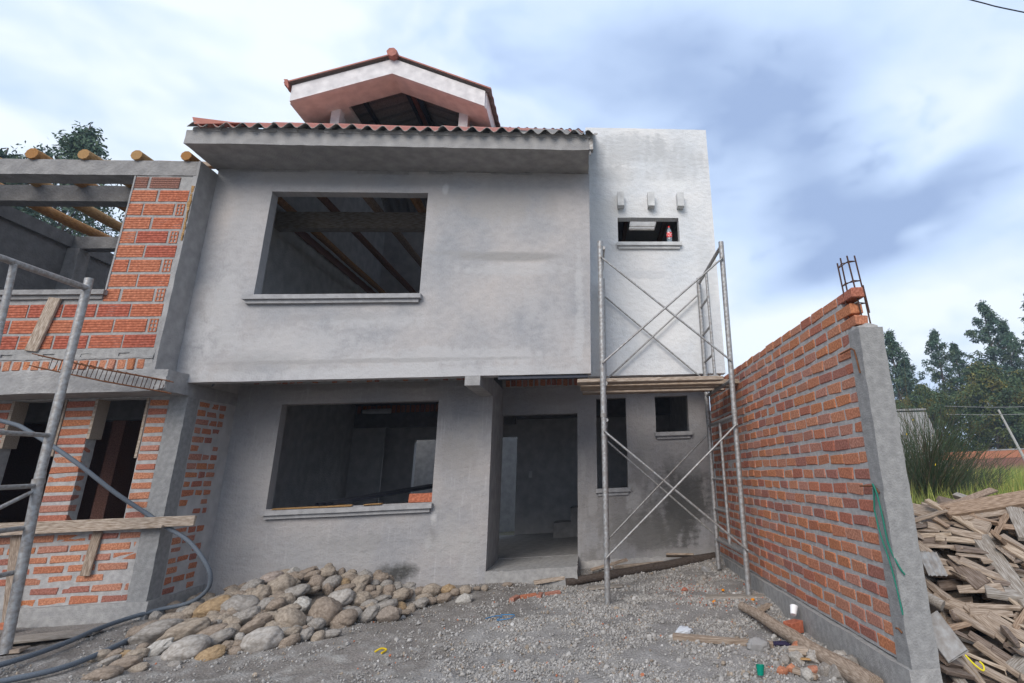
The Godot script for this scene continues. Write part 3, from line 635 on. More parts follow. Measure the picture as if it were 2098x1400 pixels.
	for x in [0.508, 0.99, 1.462]:
		b = mb(0.003, 6.0); b.box(x, 5.574, -1.31, x + 0.106, 5.813, -1.165, 0.1)
		part(tower, "corbel", b, M.white)
	b = mb(0.004, 3.0); b.box(0.0107, 3.19, -4.9, 0.15, 7.05, -1.45, 0.4); part(tower, "tower_side_wall", b, M.white)
	b = mb(0.004, 3.0); b.box(1.90, 2.94, -4.9, 2.04, 7.05, -1.45, 0.4); part(tower, "tower_side_wall", b, M.white)
	b = mb(0.004, 3.0); b.box(0.15, 3.19, -5.05, 1.90, 7.05, -4.9, 0.4); part(tower, "tower_rear_wall", b, M.white)
	boxed(tower, "tower_floor", M.concrete_dark, 0.06, 2.935, -1.94, 1.90, 3.04, -1.45, 0.004, 0.4)
	b = mb()
	for r in [[0.15, -4.9, 0.92, -1.45], [1.47, -4.9, 1.90, -1.45], [0.92, -4.9, 1.47, -4.25], [0.92, -2.8, 1.47, -1.45]]:
		b.box(r[0], 6.487, r[1], r[2], 6.53, r[3])
	part(tower, "tower_roof", b, M.roof_grey)
	for x in [0.53, 0.79, 1.59]:
		b = mb(0.004, 5.0); b.box(x, 6.36, -4.9, x + 0.07, 6.487, -1.45, 0.5); part(tower, "rafter", b, M.woods.r)
	var glass := StandardMaterial3D.new(); glass.albedo_color = Color(0.95, 0.97, 1.0, 0.05); glass.transparency = BaseMaterial3D.TRANSPARENCY_ALPHA; glass.roughness = 0.1
	part(tower, "skylight_sheet", boxmesh(0.92, 6.50, -4.25, 1.47, 6.507, -2.8), glass)
	for k in 4:
		part(tower, "skylight_rib", boxmesh(0.92, 6.475, -4.05 + k * 0.32, 1.47, 6.497, -4.035 + k * 0.32), M.galv)
	# inner shell
	b = mb(0.003, 2.0); b.box(-4.6437, 0.1, -5.65, -4.5, 5.45, -0.15, 0.5)
	b.quad(Vector3(-4.5, 5.45, -0.15), Vector3(-4.5, 6.1, -0.15), Vector3(-4.5, 8.42, -3.6), Vector3(-4.5, 5.45, -3.6), Vector3(-5, 6, -2)); b.quad(Vector3(-4.5, 5.45, -3.6), Vector3(-4.5, 8.42, -3.6), Vector3(-4.5, 7.2, -5.65), Vector3(-4.5, 5.45, -5.65), Vector3(-5, 6, -2))
	b.quad(Vector3(-4.6437, 5.45, -0.15), Vector3(-4.6437, 6.1, -0.15), Vector3(-4.6437, 8.42, -3.6), Vector3(-4.6437, 5.45, -3.6), Vector3(-4, 6, -2)); b.quad(Vector3(-4.6437, 5.45, -3.6), Vector3(-4.6437, 8.42, -3.6), Vector3(-4.6437, 7.2, -5.65), Vector3(-4.6437, 5.45, -5.65), Vector3(-4, 6, -2))
	part(H, "party_wall", b, M.plaster_in)
	b = mb(0.02, 9.0); b.box(-4.5, 5.33, -5.5, -4.46, 5.45, -1.3, 0.08)
	part(H, "rough_brick_edge", b, M.block_dull)
	b = mb(0.003, 2.0); b.panel(-4.5, 1.9, 0.1, 7.25, -5.5, -5.65, [[-3.48, 0.45, -1.43, 2.38], [-4.0, 3.9, -2.5, 5.1], [-2.0, 3.9, -0.6, 5.1]], 0.6)  # both upper openings are unseen, added to brighten the upper room
	part(H, "rear_wall", b, M.plaster_in)
	b = mb(0.003, 2.0); b.box(1.76, 0.1, -5.5, 1.905, 3.04, -2.095, 0.5); b.box(-0.14, 3.19, -5.5, 0.0107, 6.05, -0.15, 0.5)
	part(H, "inner_side_wall", b, M.plaster_in)
	boxed(H, "ground_floor_slab", M.concrete, -4.5, 0.1, -5.5, 1.76, 0.50, -2.095, 0.003, 0.4)
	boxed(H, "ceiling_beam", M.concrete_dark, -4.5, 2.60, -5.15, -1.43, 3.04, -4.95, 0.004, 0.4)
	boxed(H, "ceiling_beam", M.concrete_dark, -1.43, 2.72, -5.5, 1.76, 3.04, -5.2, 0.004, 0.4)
	var cx := -4.42
	while cx < -1.6:
		var bb := mb(); bb.chamfer(Vector3(0.033, 0.07, 0.02), 0.005, 0.005, rng)
		part(H, "ceiling_brick", bb, M.bricks[rng.randi() % 8], Vector3(cx, 2.95, -4.945)); cx += rng.randf_range(0.085, 0.1)
	# partition stub seen through the window, and the yard wall behind the house
	b = mb(0.003, 2.0); b.box(-4.5, 0.5, -5.0, -3.9, 2.60, -4.95, 0.5); part(H, "partition", b, M.plaster_in)
	boxed(H, "stair_block", M.concrete, -0.62, 0.5, -5.1, 0.3, 0.75, -4.5, 0.02, 0.1)
	boxed(H, "stair_block", M.concrete, -0.30, 0.75, -5.1, 0.3, 1.0, -4.5, 0.02, 0.1)
	var sock := mb(); sock.box(-1.175, 1.56, -5.5, -1.105, 1.69, -5.47); part(H, "socket_box", sock, M.white)
	# ceiling joists and the cross beam of the upper room
	boxed(H, "cross_beam", M.woods.g, -4.5, 5.17, -1.32, -0.14, 5.43, -1.17, 0.006, 0.2)
	for k in 7:
		var x := -4.36 + k * 0.63
		var p := []; var rr := []
		for i in 9:
			p.append(Vector3(x + n3.get_noise_2d(k * 9.0, i * 0.6) * 0.03, 5.49 + n3.get_noise_2d(k * 5.0, i * 0.7 + 40.0) * 0.015, -0.2 - i * 0.655)); rr.append(0.058 + n3.get_noise_2d(k * 3.0, i * 1.3) * 0.012)
		b = mb(); b.tube(p, rr, 7)
		part(H, "joist", b, log_mat(["o", "r", "b", "o", "r", "b", "r"][k]))
	# main roof with an opening under the lantern
	var ys := func(z): return 5.675 + (0.70 - maxf(z, -3.6)) * 0.648 - maxf(0.0, -3.6 - z) * 0.6
	var edges := [-4.63, -3.70, -2.74, -1.78, -0.84, 0.115]
	for k in 5:
		sheet(H, edges[k], edges[k + 1] + 0.05, 0.70 + 0.012 * (k % 2), ys.call(0.70) + 0.006 * (k % 2), -1.75, ys.call(-1.75) + 0.006 * (k % 2), 0.10 * 0.0)
	b = mb()
	var fa := [Vector3(-4.60, 5.775, 0.69), Vector3(-4.555, 5.675, 0.70), Vector3(-4.05, 5.70, 0.70)]
	var fb := [Vector3(-4.585, 5.775, 0.60), Vector3(-4.54, 5.68, 0.60), Vector3(-4.05, 5.71, 0.60)]
	var fm: Vector3 = (fa[0] + fa[1] + fa[2] + fb[0] + fb[1] + fb[2]) / 6.0
	b.tri(fa[0], fa[1], fa[2], fm); b.tri(fb[0], fb[1], fb[2], fm)
	for k in 3: b.quad(fa[k], fa[(k + 1) % 3], fb[(k + 1) % 3], fb[k], fm)
	part(H, "verge_tile", b, M.roof_red)
	sheet(H, -4.63, -4.05, -1.70, ys.call(-1.70) + 0.02, -3.6, ys.call(-3.6) + 0.02)
	sheet(H, -2.05, -0.02, -1.70, ys.call(-1.70) + 0.02, -3.6, ys.call(-3.6) + 0.02)
	sheet(H, -4.10, -2.0, -3.2, ys.call(-3.2) + 0.03, -3.6, ys.call(-3.6) + 0.03)
	sheet(H, -4.63, -0.02, -5.75, ys.call(-5.75) + 0.02, -3.58, ys.call(-3.6) + 0.04)
	for z in [-0.7, -2.6, -4.4]:
		boxed(H, "purlin", M.steel_dark, -4.5, ys.call(z) - 0.11, z - 0.03, 0.0, ys.call(z) - 0.045, z + 0.03, 0.0, 9.0)
	for x in [-4.35, -3.88, -3.4, -2.9, -2.42, -1.95, -1.47, -0.98, -0.5]:   # roofing hooks along the edge
		b = mb(); b.tube([Vector3(x, 5.72, 0.52), Vector3(x, 5.79, 0.52), Vector3(x + 0.01, 5.815, 0.52)], 0.005, 5); part(H, "roof_hook", b, M.rebar)
	build_lantern(H)
	# gutter bracket at the tower corner
	b = mb(); b.box(0.052, 5.50, 0.50, 0.105, 5.66, 0.585); b.box(0.06, 5.44, 0.53, 0.075, 5.52, 0.56)
	part(H, "gutter_bracket", b, M.galv)
	# yard wall behind, seen lit through the openings
	var yw := thing("rear_yard_wall", "pale plastered yard wall seen through the openings behind the house", "wall", Vector3(-1.5, 0.2, -8.6))
	b = mb(0.004, 2.0); b.box(-7.0, 0.1, -8.75, 4.0, 3.0, -8.6, 0.6); part(yw, "wall", b, M.plaster)
	b = mb(0.004, 2.0); b.box(-7.0, 3.0, -8.80, 4.0, 3.08, -8.55, 0.6); part(yw, "coping", b, M.concrete)

func boxmesh(x0, y0, z0, x1, y1, z1) -> MB:
	var b := mb(); b.box(x0, y0, z0, x1, y1, z1); return b

var log_mats := {}
func log_mat(k):   # logs run along their own z
	if not log_mats.has(k):
		var m: StandardMaterial3D = M.woods[k].duplicate(); m.uv1_world_triplanar = true; m.uv1_scale = Vector3(6.0, 6.0, 0.7)
		log_mats[k] = m
	return log_mats[k]

func build_lantern(H):
	var L := Node3D.new(); L.name = "lantern"; H.add_child(L); L.position = Vector3(-3.1, 6.8, -1.7) - H.position
	# chevron slab: outline given by half widths from the apex x = -3.12
	var ax := -3.12
	var slab := func(b: MB, xl, xr, z0, z1, off0, off1):   # off: height below the roof line
		var yl := func(x): return 8.24 - absf(x - ax) * (0.385 if x < ax else 0.385)
		for seg in [[xl, minf(xr, ax)], [maxf(xl, ax), xr]]:
			if seg[1] - seg[0] < 0.01: continue
			var a = seg[0]; var c = seg[1]
			var P := []
			for z in [z0, z1]:
				for o in [off0, off1]:
					for x in [a, c]: P.append(Vector3(x, yl.call(x) - o, z))
			var mid: Vector3 = (P[0] + P[7]) / 2
			for f in [[0, 1, 3, 2], [4, 5, 7, 6], [0, 1, 5, 4], [2, 3, 7, 6], [0, 2, 6, 4], [1, 3, 7, 5]]:
				b.quad(P[f[0]], P[f[1]], P[f[2]], P[f[3]], mid)
	var b := mb(); slab.call(b, -4.62, -1.62, -1.2, -1.26, 0.02, 0.31); part(L, "fascia", b, M.cream)
	b = mb()
	slab.call(b, -4.60, -1.64, -1.26, -1.70, 0.24, 0.31)
	slab.call(b, -4.60, -3.95, -1.70, -3.2, 0.24, 0.31); slab.call(b, -2.10, -1.64, -1.70, -3.2, 0.24, 0.31)
	part(L, "soffit", b, M.beige)
	for e in [[-1.64, -1.60], [-4.64, -4.60]]:
		b = mb(); slab.call(b, e[0], e[1], -1.26, -3.2, 0.02, 0.31); part(L, "side_fascia", b, M.cream)
	for e in [[-4.20, -4.06, -1.84], [-2.13, -1.98, -1.84]]:
		b = mb(0.002); b.box(e[0], 6.2, e[2], e[1], 7.60, e[2] + 0.16, 0.4); part(L, "post", b, M.cream)
	b = mb(0.002); b.box(-4.20, 6.4, -2.4, -4.10, 7.58, -1.84, 0.5); part(L, "side_panel", b, M.cream)
	# corrugated covering, waves running down each slope, and its dark underside
	for side in [-1, 1]:
		var top := mb(); var low := mb()
		var wide := 1.60
		var rows := 36
		for j in rows:
			var z0 := -1.14 - j * 0.0625; var z1 := z0 - 0.0625
			var y0 := 0.022 * sin(TAU * z0 / 0.25); var y1 := 0.022 * sin(TAU * z1 / 0.25)
			var A := Vector3(ax, 8.275 + y0, z0); var D := Vector3(ax, 8.275 + y1, z1)
			var Bp := Vector3(ax + side * wide, 8.275 - wide * 0.385 + y0, z0); var Cp := Vector3(ax + side * wide, 8.275 - wide * 0.385 + y1, z1)
			top.quad(A, Bp, Cp, D, Vector3(ax, 0, z0))
			var dn := Vector3(0, -0.012, 0)
			low.quad(A + dn, Bp + dn, Cp + dn, D + dn, Vector3(ax, 20, z0))
			if j == 0: top.quad(A, Bp, Bp + dn * 2.0, A + dn * 2.0, Vector3(ax, 8, -4))
			top.quad(Bp, Cp, Cp + dn * 2.0, Bp + dn * 2.0, Vector3(ax, 8, z0))
		part(L, "roof_sheet", top, M.roof_red)
		part(L, "sheet_underside", low, M.roof_grey)
	b = mb(); b.quad(Vector3(-4.72, 7.70, -1.12), Vector3(-4.66, 7.70, -1.12), Vector3(-4.63, 7.56, -1.13), Vector3(-4.64, 7.54, -1.13), Vector3(-4.6, 7.6, -3))
	b.box(-4.70, 7.60, -3.2, -4.66, 7.70, -1.13); part(L, "verge_tile", b, M.roof_red)
	b = mb(); b.tube([Vector3(ax, 8.26, -1.08), Vector3(ax, 8.262, -2.0), Vector3(ax, 8.26, -3.3)], 0.085, 7); part(L, "ridge_cap", b, M.roof_red)
	for e in [[-3.83, 0.05], [-3.16, 0.05], [-2.98, 0.07], [-2.25, 0.05]]:
		var y: float = 8.24 - absf(e[0] - ax) * 0.385
		b = mb(); b.box(e[0], y - 0.10, -3.3, e[0] + e[1], y - 0.02, -1.70); part(L, "purlin", b, M.steel_dark)

# ---------------------------------------------------------------- brick shell next door
var brick_cache := {}
func brick_mesh(h: Vector3, kinds := 5) -> ArrayMesh:
	var k := "%.2f_%.3f_%.2f_%d" % [h.x, h.y, h.z, rng.randi() % kinds]
	if not brick_cache.has(k):
		var b := mb(); b.chamfer(h, 0.0045, 0.005, rng)
		brick_cache[k] = b.mesh()
	return brick_cache[k]

func block_mesh(w: float, hgt: float, d: float) -> ArrayMesh:   # hollow clay block, ribbed face towards +z
	var k := "blk_%.2f_%.2f" % [w, hgt]
	if brick_cache.has(k): return brick_cache[k]
	var b := mb()
	var ribs := 5
	var prof := [[-hgt / 2, 0.0]]
	for i in ribs:
		var y := -hgt / 2 + hgt * (i + 0.5) / ribs
		prof.append([y - hgt / ribs * 0.36, 0.004]); prof.append([y + hgt / ribs * 0.36, 0.004])
		if i < ribs - 1: prof.append([y + hgt / ribs * 0.5, -0.002])
	prof.append([hgt / 2, 0.0])
	for i in prof.size() - 1:
		var p = prof[i]; var q = prof[i + 1]
		b.quad(Vector3(-w / 2, p[0], p[1]), Vector3(w / 2, p[0], p[1]), Vector3(w / 2, q[0], q[1]), Vector3(-w / 2, q[0], q[1]), Vector3(0, (p[0] + q[0]) / 2, -1))
	b.quad(Vector3(-w / 2, -hgt / 2, 0), Vector3(w / 2, -hgt / 2, 0), Vector3(w / 2, -hgt / 2, -d), Vector3(-w / 2, -hgt / 2, -d), Vector3.ZERO)
	b.quad(Vector3(-w / 2, hgt / 2, 0), Vector3(w / 2, hgt / 2, 0), Vector3(w / 2, hgt / 2, -d), Vector3(-w / 2, hgt / 2, -d), Vector3.ZERO)
	for s in [-1, 1]: b.quad(Vector3(s * w / 2, -hgt / 2, 0.002), Vector3(s * w / 2, hgt / 2, 0.002), Vector3(s * w / 2, hgt / 2, -d), Vector3(s * w / 2, -hgt / 2, -d), Vector3.ZERO)
	brick_cache[k] = b.mesh()
	return brick_cache[k]

func cell_block(w: float, hgt: float) -> ArrayMesh:   # end of a hollow block: webs round 2 x 3 cells
	var k := "cell"
	if brick_cache.has(k): return brick_cache[k]
	var b := mb()
	for i in 3: b.box(-w / 2 + (w - 0.012) * i / 2.0, -hgt / 2, -0.05, -w / 2 + (w - 0.012) * i / 2.0 + 0.012, hgt / 2, 0.0)
	for j in 4: b.box(-w / 2 + 0.001, -hgt / 2 + (hgt - 0.010) * j / 3.0, -0.05, w / 2 - 0.001, -hgt / 2 + (hgt - 0.010) * j / 3.0 + 0.010, -0.002)
	b.box(-w / 2, -hgt / 2, -0.06, w / 2, hgt / 2, -0.05)
	brick_cache[k] = b.mesh()
	return brick_cache[k]

func lay(parent, x0, x1, y, hgt, z, ln, gap, start, deep := 0.03, skip := 0.0):   # one course of solid bricks facing +z
	var x: float = x0 + start
	while x < x1 - 0.03:
		var l: float = minf(ln * rng.randf_range(0.94, 1.03), x1 - x)
		if x < x0: l -= x0 - x; x = x0
		if l > 0.04 and rng.randf() >= skip:
			var hh := snappedf(hgt * rng.randf_range(0.92, 1.05), 0.004)
			part(parent, "brick", brick_mesh(Vector3(snappedf(l / 2, 0.01), hh / 2, 0.05)), M.bricks[rng.randi() % 8], Vector3(x + l / 2, y + rng.randf_range(-0.004, 0.004), z - 0.05 + rng.randf_range(0, 0.006)))
		x += l + gap

func build_neighbour():
	var B := Vector3(-6.0, 0.3, -0.2)
	var N := thing("brick_house", "unfinished orange brick house without a roof beside the grey house", "house", B)
	# upper storey front: mortar core with ribbed hollow blocks
	var b := mb(0.006, 8.0)
	b.panel(-9.0, -4.665, 2.84, 5.19, 0.325, 0.17, [[-8.3, 3.74, -5.32, 5.19]], 0.12)
	var up = part(N, "upper_wall", b, M.mortar_pale)
	for r in 12:
		var y := 3.165 + r * 0.1755
		var x := -4.70
		if r % 2 == 1:
			if r < 10: part(up, "block", cell_block(0.085, 0.148), M.blocks[2], Vector3(-4.755, y, 0.333))
			x = -4.83
		var lim := -8.9 if y < 3.68 else -5.33
		while x > lim + 0.05:
			var l := minf(0.315, x - lim)
			if l > 0.06:
				var m = M.blocks[rng.randi() % 4]
				if r == 11: m = M.block_dull if rng.randf() < 0.6 else m
				part(up, "block", block_mesh(snappedf(l, 0.01), 0.145, 0.1), m, Vector3(x - l / 2, y + rng.randf_range(-0.002, 0.002), 0.327 + rng.randf_range(0, 0.003)))
			x -= l + rng.randf_range(0.022, 0.036)
	sill(up, M.concrete, -8.3, -5.30, 3.745, 0.33, 0.06)
	boxed(up, "jamb_edge", M.concrete_light, -5.335, 3.74, 0.16, -5.318, 5.18, 0.338, 0.004, 0.1)
	# plastered return beside the grey facade
	b = mb(0.006, 4.0); b.box(-4.668, 2.76, -0.20, -4.638, 5.39, 0.335, 0.15)
	b.box(-4.695, 3.08, 0.30, -4.668, 5.19, 0.331, 0.06)
	part(N, "plaster_return", b, M.plaster)
	b = mb(0.02, 11.0); b.box(-4.672, 4.35, 0.315, -4.648, 5.05, 0.345, 0.04); part(N, "foam_seam", b, M.woods.y)
	# beams
	boxed(N, "front_beam", M.concrete, -9.0, 5.19, 0.10, -4.66, 5.385, 0.335, 0.008, 0.12)
	boxed(N, "inner_beam", M.concrete_dark, -7.7, 5.19, -0.55, -4.66, 5.415, -0.38, 0.006, 0.2)
	boxed(N, "inner_beam", M.concrete_dark, -7.7, 5.10, -1.95, -4.66, 5.29, -1.80, 0.006, 0.2)
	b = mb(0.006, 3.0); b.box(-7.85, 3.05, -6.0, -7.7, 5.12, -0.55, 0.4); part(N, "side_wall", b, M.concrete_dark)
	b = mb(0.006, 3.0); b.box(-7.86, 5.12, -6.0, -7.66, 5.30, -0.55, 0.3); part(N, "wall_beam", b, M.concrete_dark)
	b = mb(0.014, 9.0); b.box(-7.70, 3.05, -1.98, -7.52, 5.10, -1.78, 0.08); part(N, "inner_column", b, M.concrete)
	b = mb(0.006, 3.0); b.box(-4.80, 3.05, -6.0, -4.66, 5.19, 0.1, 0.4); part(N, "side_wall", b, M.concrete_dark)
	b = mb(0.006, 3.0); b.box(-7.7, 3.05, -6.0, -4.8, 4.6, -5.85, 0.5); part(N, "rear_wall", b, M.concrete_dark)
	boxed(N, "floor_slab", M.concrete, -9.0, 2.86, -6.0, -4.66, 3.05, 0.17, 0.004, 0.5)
	# roof logs laid across the beams, with a cross batten behind
	for k in 7:
		var x := -4.80 - k * 0.565
		var p := []; var rr := []
		for i in 8:
			p.append(Vector3(x + n3.get_noise_2d(k * 7.0, i * 0.5) * 0.05, 5.445 - 0.005 * (i % 2) + i * 0.006, 0.37 - i * 0.70)); rr.append(0.066 + n3.get_noise_2d(k * 4.0, i * 1.1 + 9.0) * 0.014)
		b = mb(); b.tube(p, rr, 9)
		part(N, "roof_log", b, log_mat(["o", "y", "y", "o", "y", "o", "y"][k]))
	b = mb(0.01, 3.0); b.box(-9.0, 5.535, -0.12, -4.60, 5.60, -0.04, 0.2); part(N, "batten", b, M.woods.w)
	# band with conduit holes, soldier course, ring beam
	b = mb(0.012, 8.0)
	var holes := []
	for x in [-4.98, -5.35, -5.72, -6.12, -6.5]: holes.append([x - 0.055, 3.0, x + 0.055, 3.035])
	b.panel(-9.0, -4.672, 2.975, 3.085, 0.338, 0.30, holes, 0.06)
	part(N, "rough_band", b, M.mortar_pale)
	b = mb(); b.box(-9.0, 2.97, 0.26, -4.7, 3.07, 0.29); part(N, "black_hole_backing", b, M.black)  # black strip stands in for the shade inside the conduit holes
	b = mb(0.008, 8.0); b.box(-9.0, 2.84, 0.2, -4.68, 2.975, 0.328, 0.1); var sc = part(N, "soldier_course", b, M.mortar)
	var sx := -4.76
	while sx > -7.2:
		var bw := rng.randf_range(0.062, 0.08)
		part(sc, "brick", brick_mesh(Vector3(snappedf(bw / 2, 0.005), snappedf(rng.randf_range(0.045, 0.056), 0.004), 0.04)), M.bricks[[0, 2, 4, 6, 0, 2][rng.randi() % 6]], Vector3(sx - bw / 2, 2.912, 0.297 + rng.randf_range(-0.006, 0.008)))
		sx -= bw + 0.022
	b = mb(0.008, 6.0); b.box(-9.0, 2.615, -0.08, -4.49, 2.845, 0.345, 0.12); b.box(-4.64, 2.60, -1.01, -4.49, 2.75, -0.08, 0.12); part(N, "ring_beam", b, M.concrete_light)
	b = mb(0.02, 12.0); b.box(-4.62, 2.63, 0.33, -4.47, 2.76, 0.375, 0.04); part(N, "broken_concrete", b, M.mortar)
	# lower storey: brick core with two window openings, corner column, brick return
	b = mb(0.006, 8.0)
	b.panel(-9.0, -4.68, 0.53, 2.615, -0.084, -0.22, [[-6.30, 1.30, -5.74, 2.60], [-5.46, 1.30, -4.90, 2.60], [-7.2, 1.30, -6.60, 2.60]], 0.1)
	var low = part(N, "lower_wall", b, M.mortar)
	for r in 21:
		var y := 0.575 + r * 0.0985
		if y < 1.30:
			lay(low, -7.0, -4.70, y, 0.064, -0.082, 0.275, 0.028, -0.14 if r % 2 else -0.02, 0.03, 0.04)
		else:
			for run in [[-6.60, -6.31], [-5.735, -5.465], [-4.895, -4.69]]:
				lay(low, run[0], run[1], y, 0.066, -0.080, 0.30, 0.02, 0.0)
	b = mb(0.012, 8.0); b.box(-9.0, 0.15, -0.24, -4.47, 0.53, -0.055, 0.1); b.box(-4.66, 0.15, -1.0, -4.47, 0.53, -0.24, 0.1); part(N, "plinth", b, M.mortar_pale)
	b = mb(0.007, 7.0); b.box(-4.685, 0.5, -0.27, -4.495, 2.62, -0.065, 0.07); part(N, "corner_column", b, M.column)
	b = mb(0.012, 8.0); b.box(-4.68, 0.53, -1.005, -4.512, 2.62, -0.27, 0.08); var ret = part(N, "side_wall", b, M.mortar)
	for r in 21:
		var z := -0.29
		var y := 0.575 + r * 0.0985
		if r % 2: z -= 0.0
		var n := 0
		while z > -0.74:
			var l := minf([0.20, 0.13][(r + n) % 2] * rng.randf_range(0.8, 1.1), z + 0.80)
			if rng.randf() < 0.9:
				part(ret, "brick", brick_mesh(Vector3(0.03, snappedf(rng.randf_range(0.026, 0.034), 0.004), snappedf(l / 2, 0.01))), M.bricks[rng.randi() % 8], Vector3(-4.524 + rng.randf_range(-0.004, 0.004), y, z - l / 2))
			z -= l + 0.035; n += 1
	# jamb boards, sill board, props and the board nailed above
	for e in [[-5.455, 2.17, -5.425, 2.60], [-4.925, 1.95, -4.90, 2.60], [-6.295, 2.1, -6.265, 2.60], [-5.765, 2.0, -5.745, 2.60]]:
		b = mb(0.003); b.box(e[0], e[1], -0.24, e[2], e[3], -0.07, 0.3); part(N, "jamb_board", b, M.woods.w)
	plank_between(N, "sill_board", Vector3(-7.4, 1.305, 0.0), Vector3(-4.13, 1.285, 0.005), 0.10, 0.03, "w")
	plank_between(N, "sill_board", Vector3(-7.4, 1.235, 0.0), Vector3(-4.42, 1.245, 0.0), 0.03, 0.10, "w")
	plank_between(N, "prop_board", Vector3(-5.10, 1.22, -0.06), Vector3(-5.12, 0.80, -0.045), 0.085, 0.025, "m")
	plank_between(N, "prop_board", Vector3(-5.86, 1.22, -0.05), Vector3(-5.70, 0.40, -0.03), 0.10, 0.03, "m")
	plank_between(N, "nailed_board", Vector3(-5.795, 3.66, 0.352), Vector3(-5.885, 3.07, 0.352), 0.125, 0.03, "w")
	# dark inside of the lower rooms
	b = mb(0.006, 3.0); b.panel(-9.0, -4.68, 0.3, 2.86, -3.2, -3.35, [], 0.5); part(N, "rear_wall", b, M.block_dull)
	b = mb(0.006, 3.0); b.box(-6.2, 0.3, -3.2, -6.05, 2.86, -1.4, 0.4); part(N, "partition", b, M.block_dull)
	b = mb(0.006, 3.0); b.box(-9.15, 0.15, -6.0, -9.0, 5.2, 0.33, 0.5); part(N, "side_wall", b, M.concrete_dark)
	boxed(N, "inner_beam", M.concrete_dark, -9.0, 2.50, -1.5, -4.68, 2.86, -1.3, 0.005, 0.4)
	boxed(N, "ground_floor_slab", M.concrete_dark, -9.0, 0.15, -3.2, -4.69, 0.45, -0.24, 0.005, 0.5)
	# reinforcement cage sticking out of the corner of the ring beam
	var cage := Node3D.new(); cage.name = "rebar_cage"; N.add_child(cage); cage.position = Vector3(-4.5, 2.68, 0.4) - B
	var a := Vector3(-4.40, 2.70, 0.36); var e := Vector3(-5.66, 2.985, 0.52)
	var offs := [Vector3(0, 0, 0), Vector3(0, -0.12, 0.0), Vector3(0.02, 0, 0.09), Vector3(0.02, -0.12, 0.09)]
	for o in offs:
		b = mb(); b.tube([a + o, a.lerp(e, 0.5) + o + Vector3(0, -0.012, 0), e + o], 0.0055, 5); part(cage, "bar", b, M.rebar_rust)
	for i in 13:
		var p := a.lerp(e, 0.06 + i * 0.066)
		b = mb()
		var q := [p + offs[0], p + offs[2], p + offs[3] + Vector3(-0.01, 0, 0), p + offs[1] + Vector3(-0.02, 0, 0), p + offs[0]]
		for k in 4: b.tube([q[k], q[k + 1]], 0.0035, 4)
		part(cage, "stirrup", b, M.rebar)
	for k in 2:
		b = mb(); b.tube([Vector3(-4.52 + k * 0.08, 2.90, -0.5), Vector3(-4.54 + k * 0.07, 2.83, -0.47), Vector3(-4.58 + k * 0.06, 2.76, -0.46), Vector3(-4.60 + k * 0.05, 2.70 + k * 0.04, -0.46)], 0.011, 6); part(N, "conduit_end", b, M.hose)

func plank_mesh(ln, wd, th, jit := 0.004) -> MB:   # long axis x
	var b := mb(); b.chamfer(Vector3(ln / 2, th / 2, wd / 2), minf(0.004, th * 0.2), jit, rng); return b
func frame_along(p: Vector3, q: Vector3, roll := 0.0) -> Transform3D:
	var x := (q - p).normalized()
	var up := Vector3.UP if absf(x.y) < 0.9 else Vector3.BACK
	var z := x.cross(up).normalized()
	var y := z.cross(x)
	return Transform3D(Basis(x, y, z) * Basis(Vector3(1, 0, 0), roll), (p + q) / 2)
# a board from p to q: wide is its height in the wall plane, thick its depth; upright boards stand against +z
func plank_between(parent, called, p: Vector3, q: Vector3, wide, thick, tone):
	var o = part(parent, called, plank_mesh(p.distance_to(q), wide, thick), M.woods[tone], Vector3.ZERO)
	var x := (q - p).normalized()
	var y := (Vector3.BACK - x * x.z).normalized()
	o.transform = Transform3D(Basis(x, y, x.cross(y)), (p + q) / 2 - base_of(parent))
	return o

